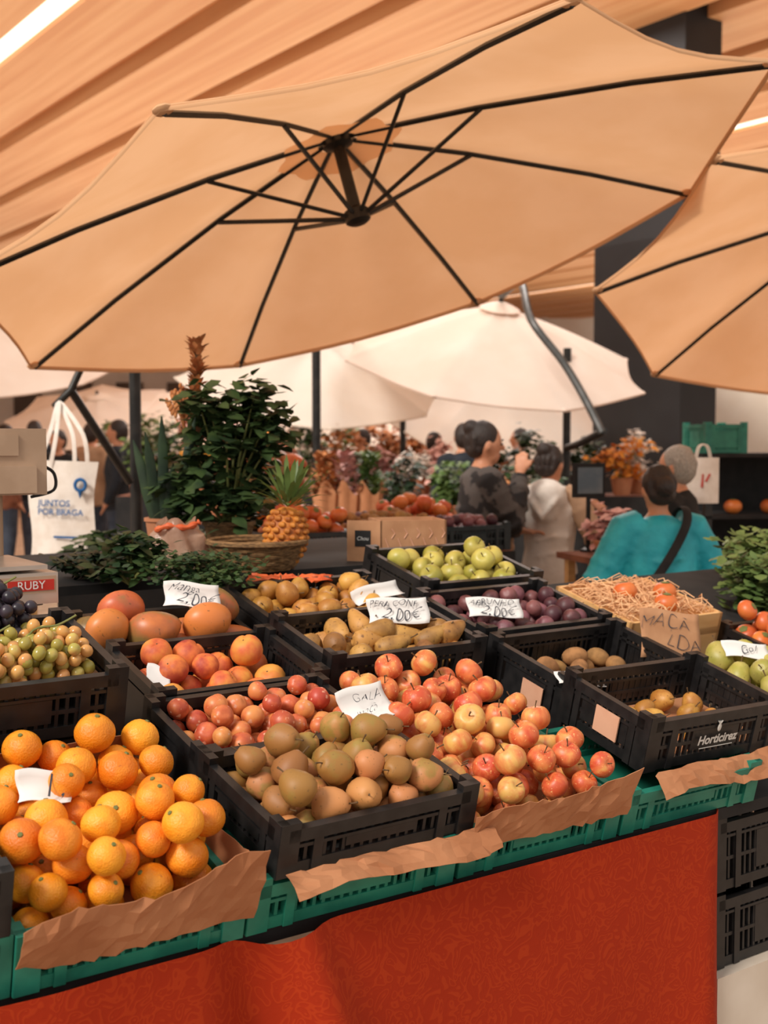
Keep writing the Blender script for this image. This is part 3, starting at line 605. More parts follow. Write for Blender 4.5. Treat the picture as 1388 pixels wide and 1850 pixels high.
# ---------------------------------------------------------------- people
def person(label,loc,rot,H,topmat,legmat,hairmat,arms,hair='bun',fat=1.0,voxel=.009,head=(0,0),sleeves=None,hood=False,infl=.018,face=True,group=None,chest=1.0):
    k=H/1.64
    t=thing('person',label,'person',TV(Vector((loc[0],loc[1],0)))@RZ(rot)@SC(k),group)
    tor=[(0,0,.80),(0,0,.9),(0,0,1.02),(0,.01,1.15),(0,0,1.28),(0,-.01,1.36),(0,0,1.42)]
    tr=[(.13,.10),(.15*fat,.115*fat),(.125*fat,.10*fat),(.14*fat,.108*fat),(.165,.10),(.105,.075),(.05,.05)]
    def limbs(mb,inf,armend=1.0,legs=True):
        for s in (1,-1):
            el,wr=arms[s]; sh=Vector((s*.165,-.005,1.335)); el=Vector(el); wr=Vector(wr)
            e=el+(wr-el)*armend
            mb.tube([Vector((s*.10,0,1.345)),sh,(sh+el)/2,el,(el+e)/2,e],[.05+inf,.053+inf,.045+inf,.038+inf,.034+inf,.026+inf*.8],12)
            if inf>.02:
                for q in (.35,.7,1.0,1.35,1.7): # bunched sleeve folds
                    c=sh.lerp(el,q) if q<=1 else el.lerp(e,q-1); d=((el-sh) if q<=1 else (e-el)).normalized(); rr=(.05-.008*q)+inf
                    mb.tube([c-d*.012,c+d*.012],[rr+.006,rr+.001],10)
    def legs(mb,inf,end=0.0):
        for s in (1,-1):
            mb.tube([(s*.075,0,.88),(s*.085,.005,.78),(s*.09,.01,.48),(s*.09,-.012,.30),(s*.09,-.02,.08+end)],[.085+inf,.082+inf,.056+inf,.05+inf,.036+inf*1.3],12)
    body=MB(); body.tube(tor,tr,18,up=(1,0,0)); body.tube([(0,0,1.38),(0,.005,1.44),(0,.015,1.50)],[.055,.048,.05],12)
    limbs(body,0); legs(body,0)
    for s in (1,-1):
        body.tube([(s*.09,-.06,.04),(s*.093,.0,.05),(s*.10,.12,.03),(s*.10,.16,.02)],[.035,.042,.038,.02],10)
        el,wr=arms[s]; el=Vector(el); wr=Vector(wr); d=(wr-el).normalized()
        side=d.cross(Vector((0,0,1))) 
        if side.length<.3: side=Vector((0,1,0))
        side.normalize(); nn=side.cross(d)
        pc=wr+d*.075
        body.tube([wr-d*.01,wr+d*.04,pc],[(.02,.024),(.014,.038),(.012,.036)],10,up=nn)
        for q,(o,l) in enumerate(((-.029,.058),(-.010,.072),(.010,.078),(.029,.068))):
            b0=pc+side*o-d*.008; body.tube([b0,b0+d*l*.5+nn*.006,b0+d*l*.8-nn*.004,b0+d*l-nn*.014],[.0085,.008,.0072,.005],8)
        b0=wr+d*.03+side*.03; body.tube([b0,b0+d*.03+side*.022,b0+d*.062+side*.026-nn*.008],[.011,.010,.006],8)
    HM=T(0,.015,1.525)@RZ(head[0])@RX(head[1])
    body.ell((0,0,.01),.073,.09,.105,20,14,HM); body.ell((0,.03,-.055),.052,.055,.055,16,10,HM)
    body.tube([(0,.085,.02),(0,.105,-.012),(0,.10,-.026)],[.007,.013,.010],8,HM)
    for s in (1,-1): body.ell((s*.074,-.005,-.005),.01,.02,.032,8,8,HM)
    def fin(o,vx,it=3):
        m=o.modifiers.new('remesh','REMESH'); m.mode='VOXEL'; m.voxel_size=vx; m.use_smooth_shade=True
        s=o.modifiers.new('smooth','SMOOTH'); s.factor=.5; s.iterations=it
    o=body.build('body',m_skin,t); fin(o,voxel,2)
    if face:
        for s in (1,-1):
            MB().ell((s*.03,.083,.008),.012,.008,.007,10,6,HM).build('eye',m_eye,t)
            MB().tube([(s*.018,.09,.028),(s*.032,.089,.033),(s*.046,.078,.028)],.004,6,HM).build('eyebrow',hairmat,t)
        MB().ell((0,.083,-.055),.022,.008,.007,10,6,HM).build('mouth',m_lip,t)
    top=MB(); top.tube([(0,0,.76)]+tor[1:-1]+[(0,0,1.40)],[(.15*fat+infl,.12*fat+infl)]+[(a*chest+infl,b+infl) for a,b in tr[1:-1]]+[(.062,.06)],18,up=(1,0,0))
    # creases across the back and hem give the cloth an uneven outline
    for z in (.84,.92,1.0,1.10,1.20): top.tube([(-.12*fat-infl*.6,-.06,z+RNG.uniform(-.03,.03)),(-.04,-.10*fat-infl*.9,z-.02),(.05,-.10*fat-infl*.9,z+RNG.uniform(-.03,.02)),(.12*fat+infl*.6,-.06,z+RNG.uniform(-.03,.03))],.013,6)
    if sleeves is None: limbs(top,infl,.97)
    else:
        sl=MB(); limbs(sl,infl,.97); o=sl.build('sleeves',sleeves,t); fin(o,voxel*1.2,3)
    if hood: top.ell((0,-.095,1.34),.13,.095,.11,14,10); top.ell((0,-.12,1.28),.09,.07,.10,12,8); top.tube([(-.1,-.02,1.38),(0,.07,1.35),(.1,-.02,1.38)],.03,8); top.tube([(-.11,-.10,1.40),(-.06,-.19,1.30),(0,-.205,1.22),(.06,-.19,1.30),(.11,-.10,1.40)],.02,8)
    o=top.build('top',topmat,t); fin(o,voxel*1.2,3)
    lg=MB(); legs(lg,.016); lg.tube([(0,0,.80),(0,0,.92)],[(.15,.115),(.155,.12)],16,up=(1,0,0)); o=lg.build('trousers',legmat,t); fin(o,voxel*1.3,3)
    h=MB(); h.ell((0,-.018,.030),.081,.094,.100,20,14,HM)
    if hair=='bun': h.ell((0,-.085,.085),.048,.045,.045,14,10,HM); h.ell((0,-.05,-.03),.068,.055,.05,14,8,HM)
    elif hair=='low': h.ell((0,-.105,-.0),.05,.045,.05,14,10,HM); h.ell((0,-.05,-.03),.07,.056,.055,14,8,HM)
    elif hair=='short': h.ell((0,-.035,.0),.084,.082,.095,16,10,HM)
    for i in range(12):
        a=RNG.uniform(PI,2*PI); h.tube([(0,-.02,.128),(.05*math.cos(a),-.02+.055*math.sin(a),.11),(.085*math.cos(a),-.02+.097*math.sin(a),.03),(.075*math.cos(a),-.02+.09*math.sin(a),-.04)],[.006,.008,.007,.004],6,HM)
    o=h.build('hair',hairmat,t); fin(o,voxel*.8,2)
    return t
DOWN={1:((.24,-.03,1.06),(.25,.08,.83)),-1:((-.24,-.03,1.06),(-.25,.08,.83))}
p1=atd(872,790,6.5)
person('person in a charcoal patterned jumper standing side-on with hand at mouth',p1,-78,1.625,m_char,m_blackc,m_hair,{1:((.2,.12,1.10),(.07,.19,1.37)),-1:((-.22,.05,1.07),(-.10,.26,1.05))},'bun',1.12,head=(0,-4),infl=.024)
p2=atd(994,790,6.7)
person('person in a cream hooded top seen from behind',p2,-20,1.50,m_hood,m_denim,m_hair,{1:((.285,-.04,1.09),(.30,.06,.86)),-1:((-.275,-.04,1.09),(-.29,.08,.88))},'bun',1.0,sleeves=m_sleeve,hood=True,infl=.024,head=(-20,-8),chest=1.0)
p3=atd(1192,790,5.2)
person('person in a turquoise jacket seen from behind with black strap',p3,8,1.42,m_turq,m_blackc,m_hair,{1:((.315,-.02,1.07),(.30,.14,.86)),-1:((-.315,-.02,1.07),(-.30,.14,.86))},'low',1.2,infl=.042,head=(0,-14))
cb=thing('shoulder_bag','black crossbody bag worn over the turquoise jacket','bag',TV(Vector((p3.x,p3.y,0)))@RZ(8)@SC(1.42/1.64))
pts=catm([(.12,.12,1.385),(.125,-.02,1.445),(.085,-.15,1.37),(-.02,-.19,1.2),(-.15,-.172,1.02),(-.235,-.02,.92),(-.20,.15,.88)],6)
MB().tube(pts,[(.006,.022)]*len(pts),8,up=(0,-1,0)).build('strap',m_blackc,cb)
MB().ell((-.10,.25,.82),.12,.045,.09,16,10).build('pouch',m_blackc,cb)
p4=atd(1226,790,6.1)
person('grey-haired person in black raising one hand beyond the turquoise jacket',p4,62,1.5,m_blackc,m_blackc,m_ghair,{1:((.22,.10,1.10),(.16,.36,1.20)),-1:((-.20,.14,1.12),(-.10,.38,1.28))},'short',1.1,head=(0,0))
p5=atd(838,790,10.4)
person('person in navy seen from behind beyond the plant stall',p5,10,1.66,m_navy,m_blackc,m_hair,DOWN,'short',1.1,voxel=.012,face=False)
crowd=[(10,13,-60,1.68,m_rust,'far person in a rust top at the left edge of the crowd'),(62,14.5,40,1.74,m_navy,'far person in navy in the crowd beyond the tote bag'),(105,12.6,160,1.62,m_blackc,'far person in black directly beyond the tote bag'),(165,13.5,-20,1.7,m_sleeve,'far person in beige between tote bag and parasol mast'),(214,12.4,90,1.72,m_navy,'far person in navy beside the parasol mast'),(-20,14,0,1.7,m_char,'far person in grey cut by the left edge'),
 (505,15.5,30,1.68,m_rust,'far person in rust beyond the ivy plant'),(712,19,200,1.7,m_sleeve,'far person in beige under the distant white parasols'),(940,13.6,80,1.64,m_hood,'far person in white between the two women'),(655,14,120,1.64,m_navy,'far person in navy above the wrapped bouquets'),(785,13,-40,1.6,m_char,'far person in grey left of the navy person'),(560,20,160,1.66,m_turq,'far person in blue in the distance above the pineapple'),(775,21.5,20,1.7,m_rust,'far person in rust in the distance right of the thin pole')]
for px,d,rot,H,tm,lab in crowd:
    p=atd(px,790,d); person(lab,p,rot,H,tm,m_denim,m_hair,DOWN,'short',1.1,voxel=.02,face=False)
# ---------------------------------------------------------------- plants and things on the back shelf
def bush(name,label,cat,base,h,w,n,L,Wd,mat,potr=.06,poth=.1,potmat=m_terra,seed=1,shape=.5,droop=.4,group=None,cl=10,gs=.11):
    rg=random.Random(seed); t=thing(name,label,cat,TV(Vector(base)),group)
    if poth: MB().lathe([(potr*.75,0),(potr,poth),(potr*1.08,poth),(potr*1.08,poth+.012),(potr*.9,poth+.012),(potr*.85,poth-.02)],16).build('pot',potmat,t)
    st=MB(); f=MB(); C=[]
    for i in range(cl):
        a=rg.uniform(0,2*PI); zz=(i+rg.random())/cl; r=w*.38*rg.uniform(.2,1.1)*(1-.3*abs(zz-.5))
        C.append(Vector((r*math.cos(a),r*math.sin(a),poth*.8+h*(.12+.85*zz))))
        c=C[-1]; st.tube([(0,0,max(poth-.02,0)),(c.x*.4,c.y*.4,poth+(c.z-poth)*.5),c],[.005,.004,.002],5)
    for i in range(n):
        c=rg.choice(C); p=c+Vector((rg.gauss(0,w*gs),rg.gauss(0,w*gs),rg.gauss(0,h*gs*.8))); p.z=max(p.z,.012+L*droop*.4)
        a=rg.uniform(0,2*PI); d=Vector((math.cos(a),math.sin(a),rg.uniform(-.3,.7)))
        f.leaf(p,d,L*rg.uniform(.6,1.2),Wd*rg.uniform(.7,1.2),droop,(rg.uniform(-.5,.5),rg.uniform(-.7,.3),1))
    st.build('stems',m_gstem,t); f.build('foliage',mat,t); return t
ZS=1.171
p=atz(414,1004,ZS); bush('ivy_plant','dense dark ivy plant left of the pineapple','plant',p,.46,.42,1500,.055,.048,m_leaf,.08,.1,m_basket,21,cl=26,gs=.085)
p=atz(300,1002,ZS)
sp=thing('snake_plant','tall snake plant with upright blade leaves left of the ivy','plant',TV(p))
MB().lathe([(.05,0),(.065,.11),(.07,.11),(.07,.12),(.055,.12),(.05,.09)],16).build('pot',m_terra,sp)
for i in range(11):
    a=i*2.4; x,y=.03*math.cos(a),.03*math.sin(a); hh=RNG.uniform(.2,.38); dx,dy=math.cos(a)*.07,math.sin(a)*.07
    q=[(x,y,.09),(x+dx*.4,y+dy*.4,.09+hh*.4),(x+dx*.7,y+dy*.7,.09+hh*.75),(x+dx,y+dy,.09+hh)]
    MB().tube(q,[(.012,.004),(.018,.004),(.015,.004),(.002,.001)],8).build('leaf',m_leaf3,sp)
p=atz(465,1028,ZS)
bk=thing('basket','round dark wicker basket under the pineapple','basket',TV(p))
b=MB(); n=40
for j in range(8):
    rr=.10+.035*(j/8)**.7; pts=[((rr+.004*math.sin(i*PI/2+j*PI))*math.cos(2*PI*i/n),(rr+.004*math.sin(i*PI/2+j*PI))*math.sin(2*PI*i/n),.006+j*.0095) for i in range(n+1)]
    b.tube(pts,.0058,5)
b.lathe([(.10,0),(.102,.004),(0,.005)],20); b.build('weave',m_basket,bk)
rim=[(.140*math.cos(2*PI*i/n),.140*math.sin(2*PI*i/n),.08) for i in range(n+1)]
MB().tube(rim,.009,6).build('rim',m_basket,bk)
pp_=p+Vector((.078,.0,.012))
pn=thing('pineapple','ripe pineapple with spiky crown standing in the basket','pineapple',TV(pp_)@RX(-4)@RY(3)@SC(1.1))
b=sph(.052,1.5,.05,.05,18,14); b.v=[(x,y,z+.078) for x,y,z in b.v]
for j in range(9):
    z=.012+j*.0155; t_=(z-.078)/.078; rr=.052*math.sqrt(max(.03,1-t_*t_))
    for i in range(11):
        a=2*PI*(i+.5*(j%2))/11; b.ell((rr*math.cos(a),rr*math.sin(a),z),.011,.011,.0085,6,5)
b.build('fruit_body',m_pine,pn)
b=MB()
for i in range(50):
    a=i*2.4; e=.35+i/50*1.15; b.leaf((.018*math.cos(a),.018*math.sin(a),.15+i*.0006),(math.cos(a)*math.cos(e),math.sin(a)*math.cos(e),math.sin(e)),.10+.07*(i/50),.016,.35)
b.build('crown',m_leaf2,pn)
# dried husk arrangement
p=atz(352,985,ZS); dz=thing('dried_arrangement','tall dried corn and wheat arrangement rising above the ivy','dried flowers',TV(p))
t0=atd(352,785,4.0)-p; t1=atd(356,622,4.0)-p
MB().tube([(0,0,0),t0,t1],[.012,.010,.006],8).build('stake',m_stem,dz)
b=MB()
for i in range(120):
    u=RNG.uniform(.4,1); q=t0.lerp(t1,u); a=RNG.uniform(0,2*PI); b.leaf(q,(math.cos(a)*.5,math.sin(a)*.5,RNG.uniform(.2,1)),RNG.uniform(.04,.07),.022,.2)
b.build('corn_husk',m_dry,dz)
b=MB()
for i in range(12):
    q=t0+Vector((-.02+RNG.uniform(-.02,.02),RNG.uniform(-.02,.02),.0)); e=q+Vector((RNG.uniform(-.07,.01),RNG.uniform(-.03,.03),RNG.uniform(.10,.17)))
    b.tube([q,e],.0018,4)
    for k in range(8):
        u=.55+.45*k/8; c=q.lerp(e,u); b.ell(c+Vector((.004*(-1)**k,0,0)),.0065,.006,.010,6,5)
b.build('wheat_ears',m_dry,dz)
MB().lathe([(.018,-.03),(.03,.03),(.032,.03),(.026,.02)],14,TV(t0+Vector((.01,-.01,.0)))).build('cup',m_terra,dz)
# parsley and herbs along the front of the shelf
p=atz(366,1060,ZS); bush('parsley_bunch','loose bunch of dark curly parsley behind the mangoes','parsley',p,.085,.34,1300,.018,.018,m_leaf,0,0,seed=9,droop=.2,cl=26)
p=atz(236,1056,ZS); bush('herb_bunch','bunch of leafy green herbs left of the parsley','herbs',p,.13,.18,340,.045,.03,m_leaf,0,0,seed=12,droop=.3,cl=14)
p=atz(158,1044,ZS); bush('herb_bunch','bunch of dark herbs below the white tote bag','herbs',p,.07,.20,320,.035,.026,m_leaf3,0,0,seed=15,droop=.3,cl=14)
# bag with orange net
p=atz(322,1026,ZS); fb=thing('plastic_bag','clear plastic bag with orange mesh in front of the snake plant','bag',TV(p))
def bagpt(u,v):
    a=2*PI*u; r=(.075*(1-.25*v)+.012*math.sin(a*5+v*4))*(1 if v<.9 else .8); return (r*1.15*math.cos(a),r*.8*math.sin(a),.003+.13*v+.016*math.sin(a*3)*v)
MB().sheet(bagpt,40,10).build('film',m_film,fb)
b=MB(); b.ell((0,0,.05),.055,.042,.045,16,10); b.build('contents',m_film,fb)
MB().tube(catm([(-.06,-.03,.11),(-.02,-.05,.125),(.03,-.04,.12),(.065,-.02,.135)],5),[.004+.007*abs(math.sin(i*.9)) for i in range(16)],8).build('orange_mesh',m_redor,fb)
# crumpled orange netting beside the basket
p=atz(525,1052,ZS); rgn=random.Random(3)
b=MB().sheet(lambda u,v:(p.x+(u-.5)*.22+rgn.uniform(-.006,.006),p.y+(v-.5)*.12+rgn.uniform(-.006,.006),ZS+.004+rgn.uniform(0,.016)),16,9)
o=b.build('orange_netting',m_redor,smooth=False); tag(o,'crumpled orange netting in front of the basket','netting')
# cardboard box with logo
p=atz(722,1014,1.171); bx=thing('cardboard_box','open brown cardboard box with black logo behind the green apples','box',TV(p)@RZ(14))
b=MB(); b.box(-.06,.15,-.0,.006,0,.125); b.box(-.06,.15,.16,.166,0,.125); b.box(.144,.15,0,.166,0,.125); b.box(-.06,-.054,0,.166,0,.125); b.box(-.06,.15,0,.166,0,.005); b.build('box_body',m_card,bx,smooth=False)
FM=T(-.06,0,0)@RZ(-28)
MB().box(-.105,0,-.003,.0,.0,.125,FM).build('side_flap',m_card,bx,smooth=False)
MB().box(-.08,-.03,-.0042,-.0032,.045,.095,FM).build('logo_panel',m_blackc,bx,smooth=False)
write('box',bx,m_whitep,FM@T(-.055,-.006,.07)@RX(90)@SC(.42),'logo')
b=MB()
for i in range(10): b.tube([(-.045+.02*i,-.001,.02+.05*(i%2)),(-.035+.02*i,-.001,.045+.04*(i%2)),(-.045+.02*i,-.001,.07+.03*(i%2))],.0016,4)
b.build('printed_pattern',m_lab,bx)
# weighing scale
p=SF(-.13,1.12,ZS); sc=thing('weighing_scale','grey beige weighing scale behind the grapes','scale',frame(p,E1,F2,(0,0,1)))
b=MB(); b.box(-.22,.17,-.13,.15,.005,.075); b.build('scale_body',m_steel,sc,smooth=False)
MB().box(-.23,.15,-.12,.16,.082,.092).build('platter',m_steel,sc,smooth=False)
b=MB(); 
for sx in (-.18,.13):
    for sy in (-.1,.12): b.lathe([(.015,0),(.015,.006)],8,T(sx,sy,0))
b.build('feet',m_blackc,sc)
MB().box(-.15,.165,-.1315,-.130,.03,.068).build('front_panel',m_beige,sc,smooth=False)
MB().box(.055,.16,-.133,-.1316,.036,.060).build('name_plate',m_red,sc,smooth=False)
write('ruby',sc,m_white,T(.107,-.135,.048)@RX(90),'lettering')
MB().tube([(.12,.16,.0),(.12,.16,.27)],.02,10).build('column',m_beige,sc)
DX=.13
MB().box(-.18+DX,.1+DX,.10,.2,.24,.40).build('display_head',m_beige,sc,smooth=False)
MB().box(-.17+DX,.03+DX,.095,.1,.335,.385).build('display_screen',m_beige,sc,smooth=False)
MB().box(-.18+DX,.07+DX,.085,.1,.245,.31).build('key_panel',m_beige,sc,smooth=False)
MB().tube(catm([(.1+DX,.13,.31),(.125+DX,.12,.29),(.12+DX,.11,.25),(.06+DX,.1,.235)],6),.004,6).build('cable',m_blackc,sc)
# tote bag
tm=atd(113,925,5.6); tb=thing('tote_bag','white canvas tote bag with blue print hanging at left','bag',TV(tm)@RY(2))
w,h=.155,.235
def tp(side):
    return lambda u,v:((u-.5)*2*w*(.93+.07*v)+.008*math.sin(v*7),side*(.022*math.sin(PI*u)*(1.1-.6*v))+.004*math.sin(u*9+v*5),(v-.5)*2*h)
b=MB().sheet(tp(-1),20,20); b.sheet(tp(1),20,20); b.build('bag_body',m_tote,tb)
top=atd(100,735,5.66)-tm
for s,x in ((-1,-.09),(1,.08)):
    pts=catm([(x-.03,s*.008,h-.04),(x*.6-.01,s*.01,h+.12),(top.x,top.y+s*.01,top.z+.02),(x*.7+.03,s*.01,h+.12),(x+.03,s*.008,h-.04)],6)
    MB().tube(pts,[(.003,.011)]*len(pts),6,up=(0,1,0)).build('handle',m_tote,tb)
write('j1',tb,m_blue,T(-.03,-.036,.040)@RX(90)); write('j2',tb,m_blue,T(.0,-.036,.0)@RX(90))
b=MB(); n=20
b.tube([(.024*math.cos(2*PI*i/n),-.036,.128+.026*math.sin(2*PI*i/n)) for i in range(n+1)],.008,6,T(.088,0,0)); b.tube([(.088,-.036,.106),(.088,-.036,.068)],[.014,.002],6); b.build('printed_emblem',m_blue,tb)
b=MB().box(-.03,.09,-.036,-.0355,-.118,-.108); b.build('printed_line',m_blue,tb,smooth=False)
# ---------------------------------------------------------------- background stalls
def bgtable(label,cx,cy,rot,w,d,z):
    t=thing('market_table',label,'table',T(cx,cy,0)@RZ(rot))
    MB().box(-w/2,w/2,-d/2,d/2,z-.03,z).build('table_top',m_rust,t,smooth=False)
    MB().box(-w/2-.005,w/2+.005,-d/2-.006,-d/2-.001,.05,z).build('skirt',m_blackc,t,smooth=False)
    for sx in (-1,1):
        for sy in (-1,1): MB().box(sx*(w/2-.05)-.02,sx*(w/2-.05)+.02,sy*(d/2-.05)-.02,sy*(d/2-.05)+.02,0,z-.03).build('leg',m_crateW,t,smooth=False)
    return T(cx,cy,0)@RZ(rot)
TA=bgtable('market table with dark crates left of the charcoal jumper',-.12,5.7,30,1.25,.75,1.02)
for i,(x,y,kind,nm,cat,txt,r0) in enumerate(((-.40,-.17,'persimmon','persimmon','persimmon','persimmon in the left front crate of the middle table',.034),(.02,-.17,'kiwi','kiwi','kiwi','kiwi in the centre front crate of the middle table',.027),(.43,-.17,'plum','plum','plum','dark plum in the right front crate of the middle table',.0235),(-.40,.18,'mango','mango','mango','mango in the left rear crate of the middle table',.046),(.02,.18,'plum','plum','plum','dark plum in the centre rear crate of the middle table',.0235),(.43,.18,'persimmon','persimmon','persimmon','persimmon in the right rear crate of the middle table',.034))):
    M=TA@T(x,y,1.021); crate(M,.40,.33,.12,m_black,'dark crate of '+cat+'s at the '+('left','centre','right')[i%3]+(' front',' rear')[i//3]+' of the middle table',.075)
    pile(kind,nm,M,.38,.31,r0*1.1,28 if r0>.03 else 40,.076,txt,cat,cat+'s in a crate of the middle table '+('front','rear')[i//3]+' '+('left','centre','right')[i%3],50,r0=r0)
TB=bgtable('market table of greens and bananas beyond the weighing scale',-1.0,4.75,35,.75,.5,1.03)
for x,y,sd in ((-.08,.15,32),(.24,.1,33)):
    q=TB@Vector((x,y,1.031)); bush('leafy_greens','bunch of leafy greens at the '+{32:'left',33:'right'}[sd]+' of the banana table','greens',q,.14,.26,220,.08,.05,m_leaf,0,0,seed=sd)
bb=thing('banana_bunch','hand of green bananas left of the herbs','bananas',TB@T(.06,-.12,1.07))
for i in range(7):
    a=-.5+i*.17; pts=catm([(0,0,.06),(.05*math.cos(a*2),-.05+a*.02,.05),(.10*math.cos(a),-.11+a*.1,.02),(.12*math.cos(a)+a*.05,-.17+a*.12,.0)],4)
    MB().tube([(x+ (i-3)*.022,y,z) for x,y,z in pts],[.008]+[.017]*(len(pts)-2)+[.006],8).build('banana',m_banana,bb)
rg=random.Random(5)
kinds=[(m_leaf,'dark leafy'),(m_leaf2,'bright green'),(m_leaf,'dark leafy'),(m_leaf3,'very dark'),(m_pink,'pink flowering'),(m_dry,'dried brown'),(m_leaf2,'bright green'),(m_yellow,'orange flowering'),(m_hood,'white flowering')]
ORD=['first','second','third','fourth','fifth','sixth','seventh','eighth','ninth','tenth','eleventh','twelfth','thirteenth','fourteenth','fifteenth','sixteenth']
for ti,(cx,cy,wd_,z,n,hs,nm) in enumerate(((-.05,8.8,2.7,.95,13,(.16,.38),'nearest'),(.1,11.7,5.2,1.0,16,(.25,.55),'middle'),(.2,16.4,8,1.05,16,(.3,.75),'farthest'))):
    TC=bgtable('long %s table of potted plants in the distance'%nm,cx,cy,0,wd_,.7,z)
    for i in range(n):
        x=-wd_/2+.15+(i+rg.uniform(-.3,.3))*(wd_-.3)/(n-1); mt,wd=kinds[rg.randrange(9)]; q=TC@Vector((x,rg.uniform(-.2,.22),z+.001)); k=1+ti*.5
        bush('potted_plant','%s potted plant, %s from the left on the %s plant table'%(wd,ORD[i],nm),'plant',q,rg.uniform(*hs),rg.uniform(.18,.36)*k,260,.06*k,.045*k,mt,.07*k,.1*k,m_terra,seed=40+i+ti*20)
for i,px in enumerate((590,628,668)):
    q=atd(px,865,8.05); q.z=.0; 
    t=thing('wrapped_bouquet','brown paper wrapped bouquet, %s of the three beside the distant table'%('leftmost','middle','rightmost')[i],'bouquet',TV(q))
    MB().lathe([(.06,0),(.085,.75),(.07,.75),(.055,.02)],14).build('bucket',m_gmetal,t)
    def wr(u,v): 
        a=2*PI*u; r=.04+.045*v+.012*math.sin(a*6)*v; return (r*math.cos(a),r*math.sin(a),.6+.62*v+.05*math.sin(a*3+i)*v)
    MB().sheet(wr,30,8).build('paper_wrap',m_kraft,t)
    f=MB()
    for k in range(160):
        a=rg.uniform(0,2*PI); f.leaf((rg.uniform(-.06,.06),rg.uniform(-.06,.06),1.15+rg.uniform(0,.28)),(math.cos(a),math.sin(a),.8),.09,.04,.2)
    f.build('flowers',(m_dry,m_pink,m_leaf2)[i],t)
# right side: black shelving with crate, greens, monitor, flowers
q=atd(1345,790,6.9); SM=T(q.x,q.y,0)@RZ(10)
su=thing('shelving_unit','black metal shelving unit at the right edge below the parasol','shelf',SM)
for z in (.4,.8,1.12,1.46): MB().box(-.32,.6,-.2,.25,z-.02,z).build('shelf_board',m_blackc,su,smooth=False)
for sx in (-.30,.58):
    for sy in (-.18,.23): MB().box(sx-.02,sx+.02,sy-.02,sy+.02,0,1.46).build('post',m_metal,su,smooth=False)
MB().box(-.32,.6,.25,.26,.05,1.46).build('back_panel',m_blackc,su,smooth=False)
M=SM@T(-.18,.0,1.462); crate(M,.24,.3,.16,m_green,'small green crate on top of the black shelving')
for i,x in enumerate((-.1,.12,.35)):
    put('persimmon','persimmon',SM@T(x,-.08,1.12+.043)@SC(1.5),'orange persimmon lying on the middle shelf','persimmon','persimmons on the black shelving')
q=atd(1270,868,6.4); tb2=thing('shopping_bag','white shopping bag with red print hanging on the black shelving','bag',TV(q))
b=MB(); b.sheet(lambda u,v:((u-.5)*.17,-.03*math.sin(PI*u),(v-.5)*.24),12,8); b.sheet(lambda u,v:((u-.5)*.17,.03*math.sin(PI*u),(v-.5)*.24),12,8); b.build('bag_body',m_tote,tb2)
for s in (-1,1): MB().tube(catm([(-.04,s*.02,.11),(-.02,s*.02,.18),(.02,s*.02,.18),(.04,s*.02,.11)],5),.004,6).build('handle',m_tote,tb2)
b=MB(); b.tube([(-.012,-.034,-.035),(-.008,-.034,.035)],[.006,.004],6); b.tube([(.008,-.034,-.005),(.03,-.033,.035)],.005,6); b.build('red_print',m_red,tb2,smooth=False)
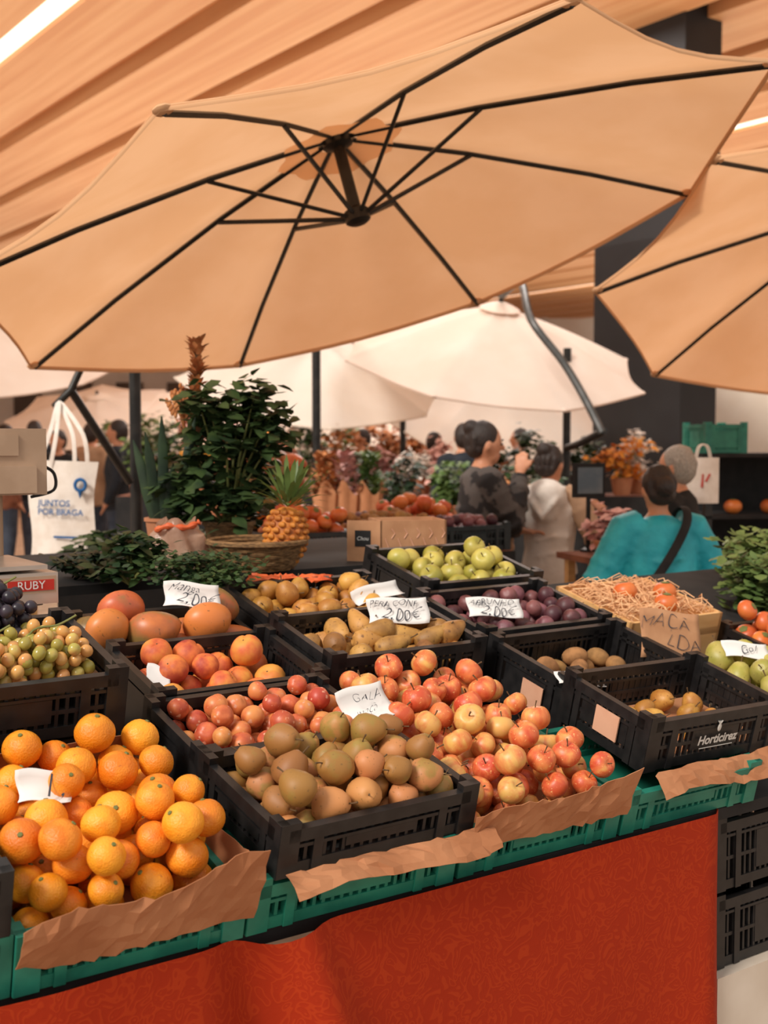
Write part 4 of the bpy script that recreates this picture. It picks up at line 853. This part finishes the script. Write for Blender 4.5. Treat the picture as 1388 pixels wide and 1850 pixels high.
# side table with flowers and screen right of the hooded person
TD=bgtable('small market table with flowers and a screen beside the turquoise jacket',1.06,5.95,20,.30,.34,.98)
q=TD@Vector((-.0,-.06,.981)); bush('flower_bunch','bunch of pale pink flowers left of the turquoise jacket','flowers',q,.17,.22,260,.05,.05,m_pink,.06,.06,m_terra,seed=71)
sm=thing('screen','small black screen on a pole between the two women','screen',TD@T(.0,.12,.981))
MB().tube([(0,0,0),(0,0,.30)],.012,8).build('pole',m_metal,sm)
MB().lathe([(.04,0),(.04,.01),(.02,.02)],12).build('foot',m_metal,sm)
MB().box(-.085,.085,-.015,.015,.27,.44).build('casing',m_blackc,sm,smooth=False)
MB().box(-.07,.07,-.018,-.0155,.29,.42).build('display',m_screen,sm,smooth=False)
# leafy greens at right edge on the sloped table
for i,(a,b_) in enumerate(((2.36,.78),(2.66,.72),(2.56,1.0))):
    q=RP(a,b_,.0); bush('kale_head','curly green kale, %s of the three heads at the right edge'%('left','right','rear')[i],'kale',q,.20,.36,1500,.035,.045,m_leaf2 if i!=1 else m_leaf,0,0,seed=80+i,droop=.2,cl=26)
# ---------------------------------------------------------------- camera, light
cd=bpy.data.cameras.new('camera'); cam=bpy.data.objects.new('camera',cd); col.objects.link(cam)
cam.location=CAM; cam.rotation_euler=(PI/2-PITCH,0,0)
cd.sensor_fit='HORIZONTAL'; cd.sensor_width=27; cd.lens=F/1388*27; cd.clip_end=300
cd.dof.use_dof=True; cd.dof.focus_distance=2.3; cd.dof.aperture_fstop=5.0
scene.camera=cam
w=bpy.data.worlds.new('sky'); scene.world=w; w.use_nodes=True; bg=w.node_tree.nodes['Background']; bg.inputs[0].default_value=(1,.95,.89,1); bg.inputs[1].default_value=.80
def lamp(name,kind,energy,loc,rot,size=None,color=(1,.94,.86)):
    d=bpy.data.lights.new(name,kind); d.energy=energy; d.color=color
    if size and kind=='AREA': d.shape='RECTANGLE'; d.size,d.size_y=size
    o=bpy.data.objects.new(name,d); col.objects.link(o); o.location=loc; o.rotation_euler=[R(x) for x in rot]; return d
lamp('sun','SUN',3.1,(0,0,8),(48,-18,-24)).angle=R(16)
lamp('ceiling_fill','AREA',1800,(0,24,3.7),(180,0,0),(30,26),(1,.93,.84))  # added unseen fill, brightens the beams from below
lamp('hall_fill','AREA',950,(.3,21,5.9),(0,0,0),(5,8),(1,.96,.92))  # added fill hidden behind the big parasol, lifts the far canopies and plants
lamp('hall_fill','AREA',170,(1.4,12.2,5.9),(0,0,0),(2,2.8),(1,.96,.92))  # second added fill, out of sight, brightens the white curved-arm parasol
try: scene.view_settings.view_transform='Standard'
except Exception: pass
print('objects',len(bpy.data.objects))
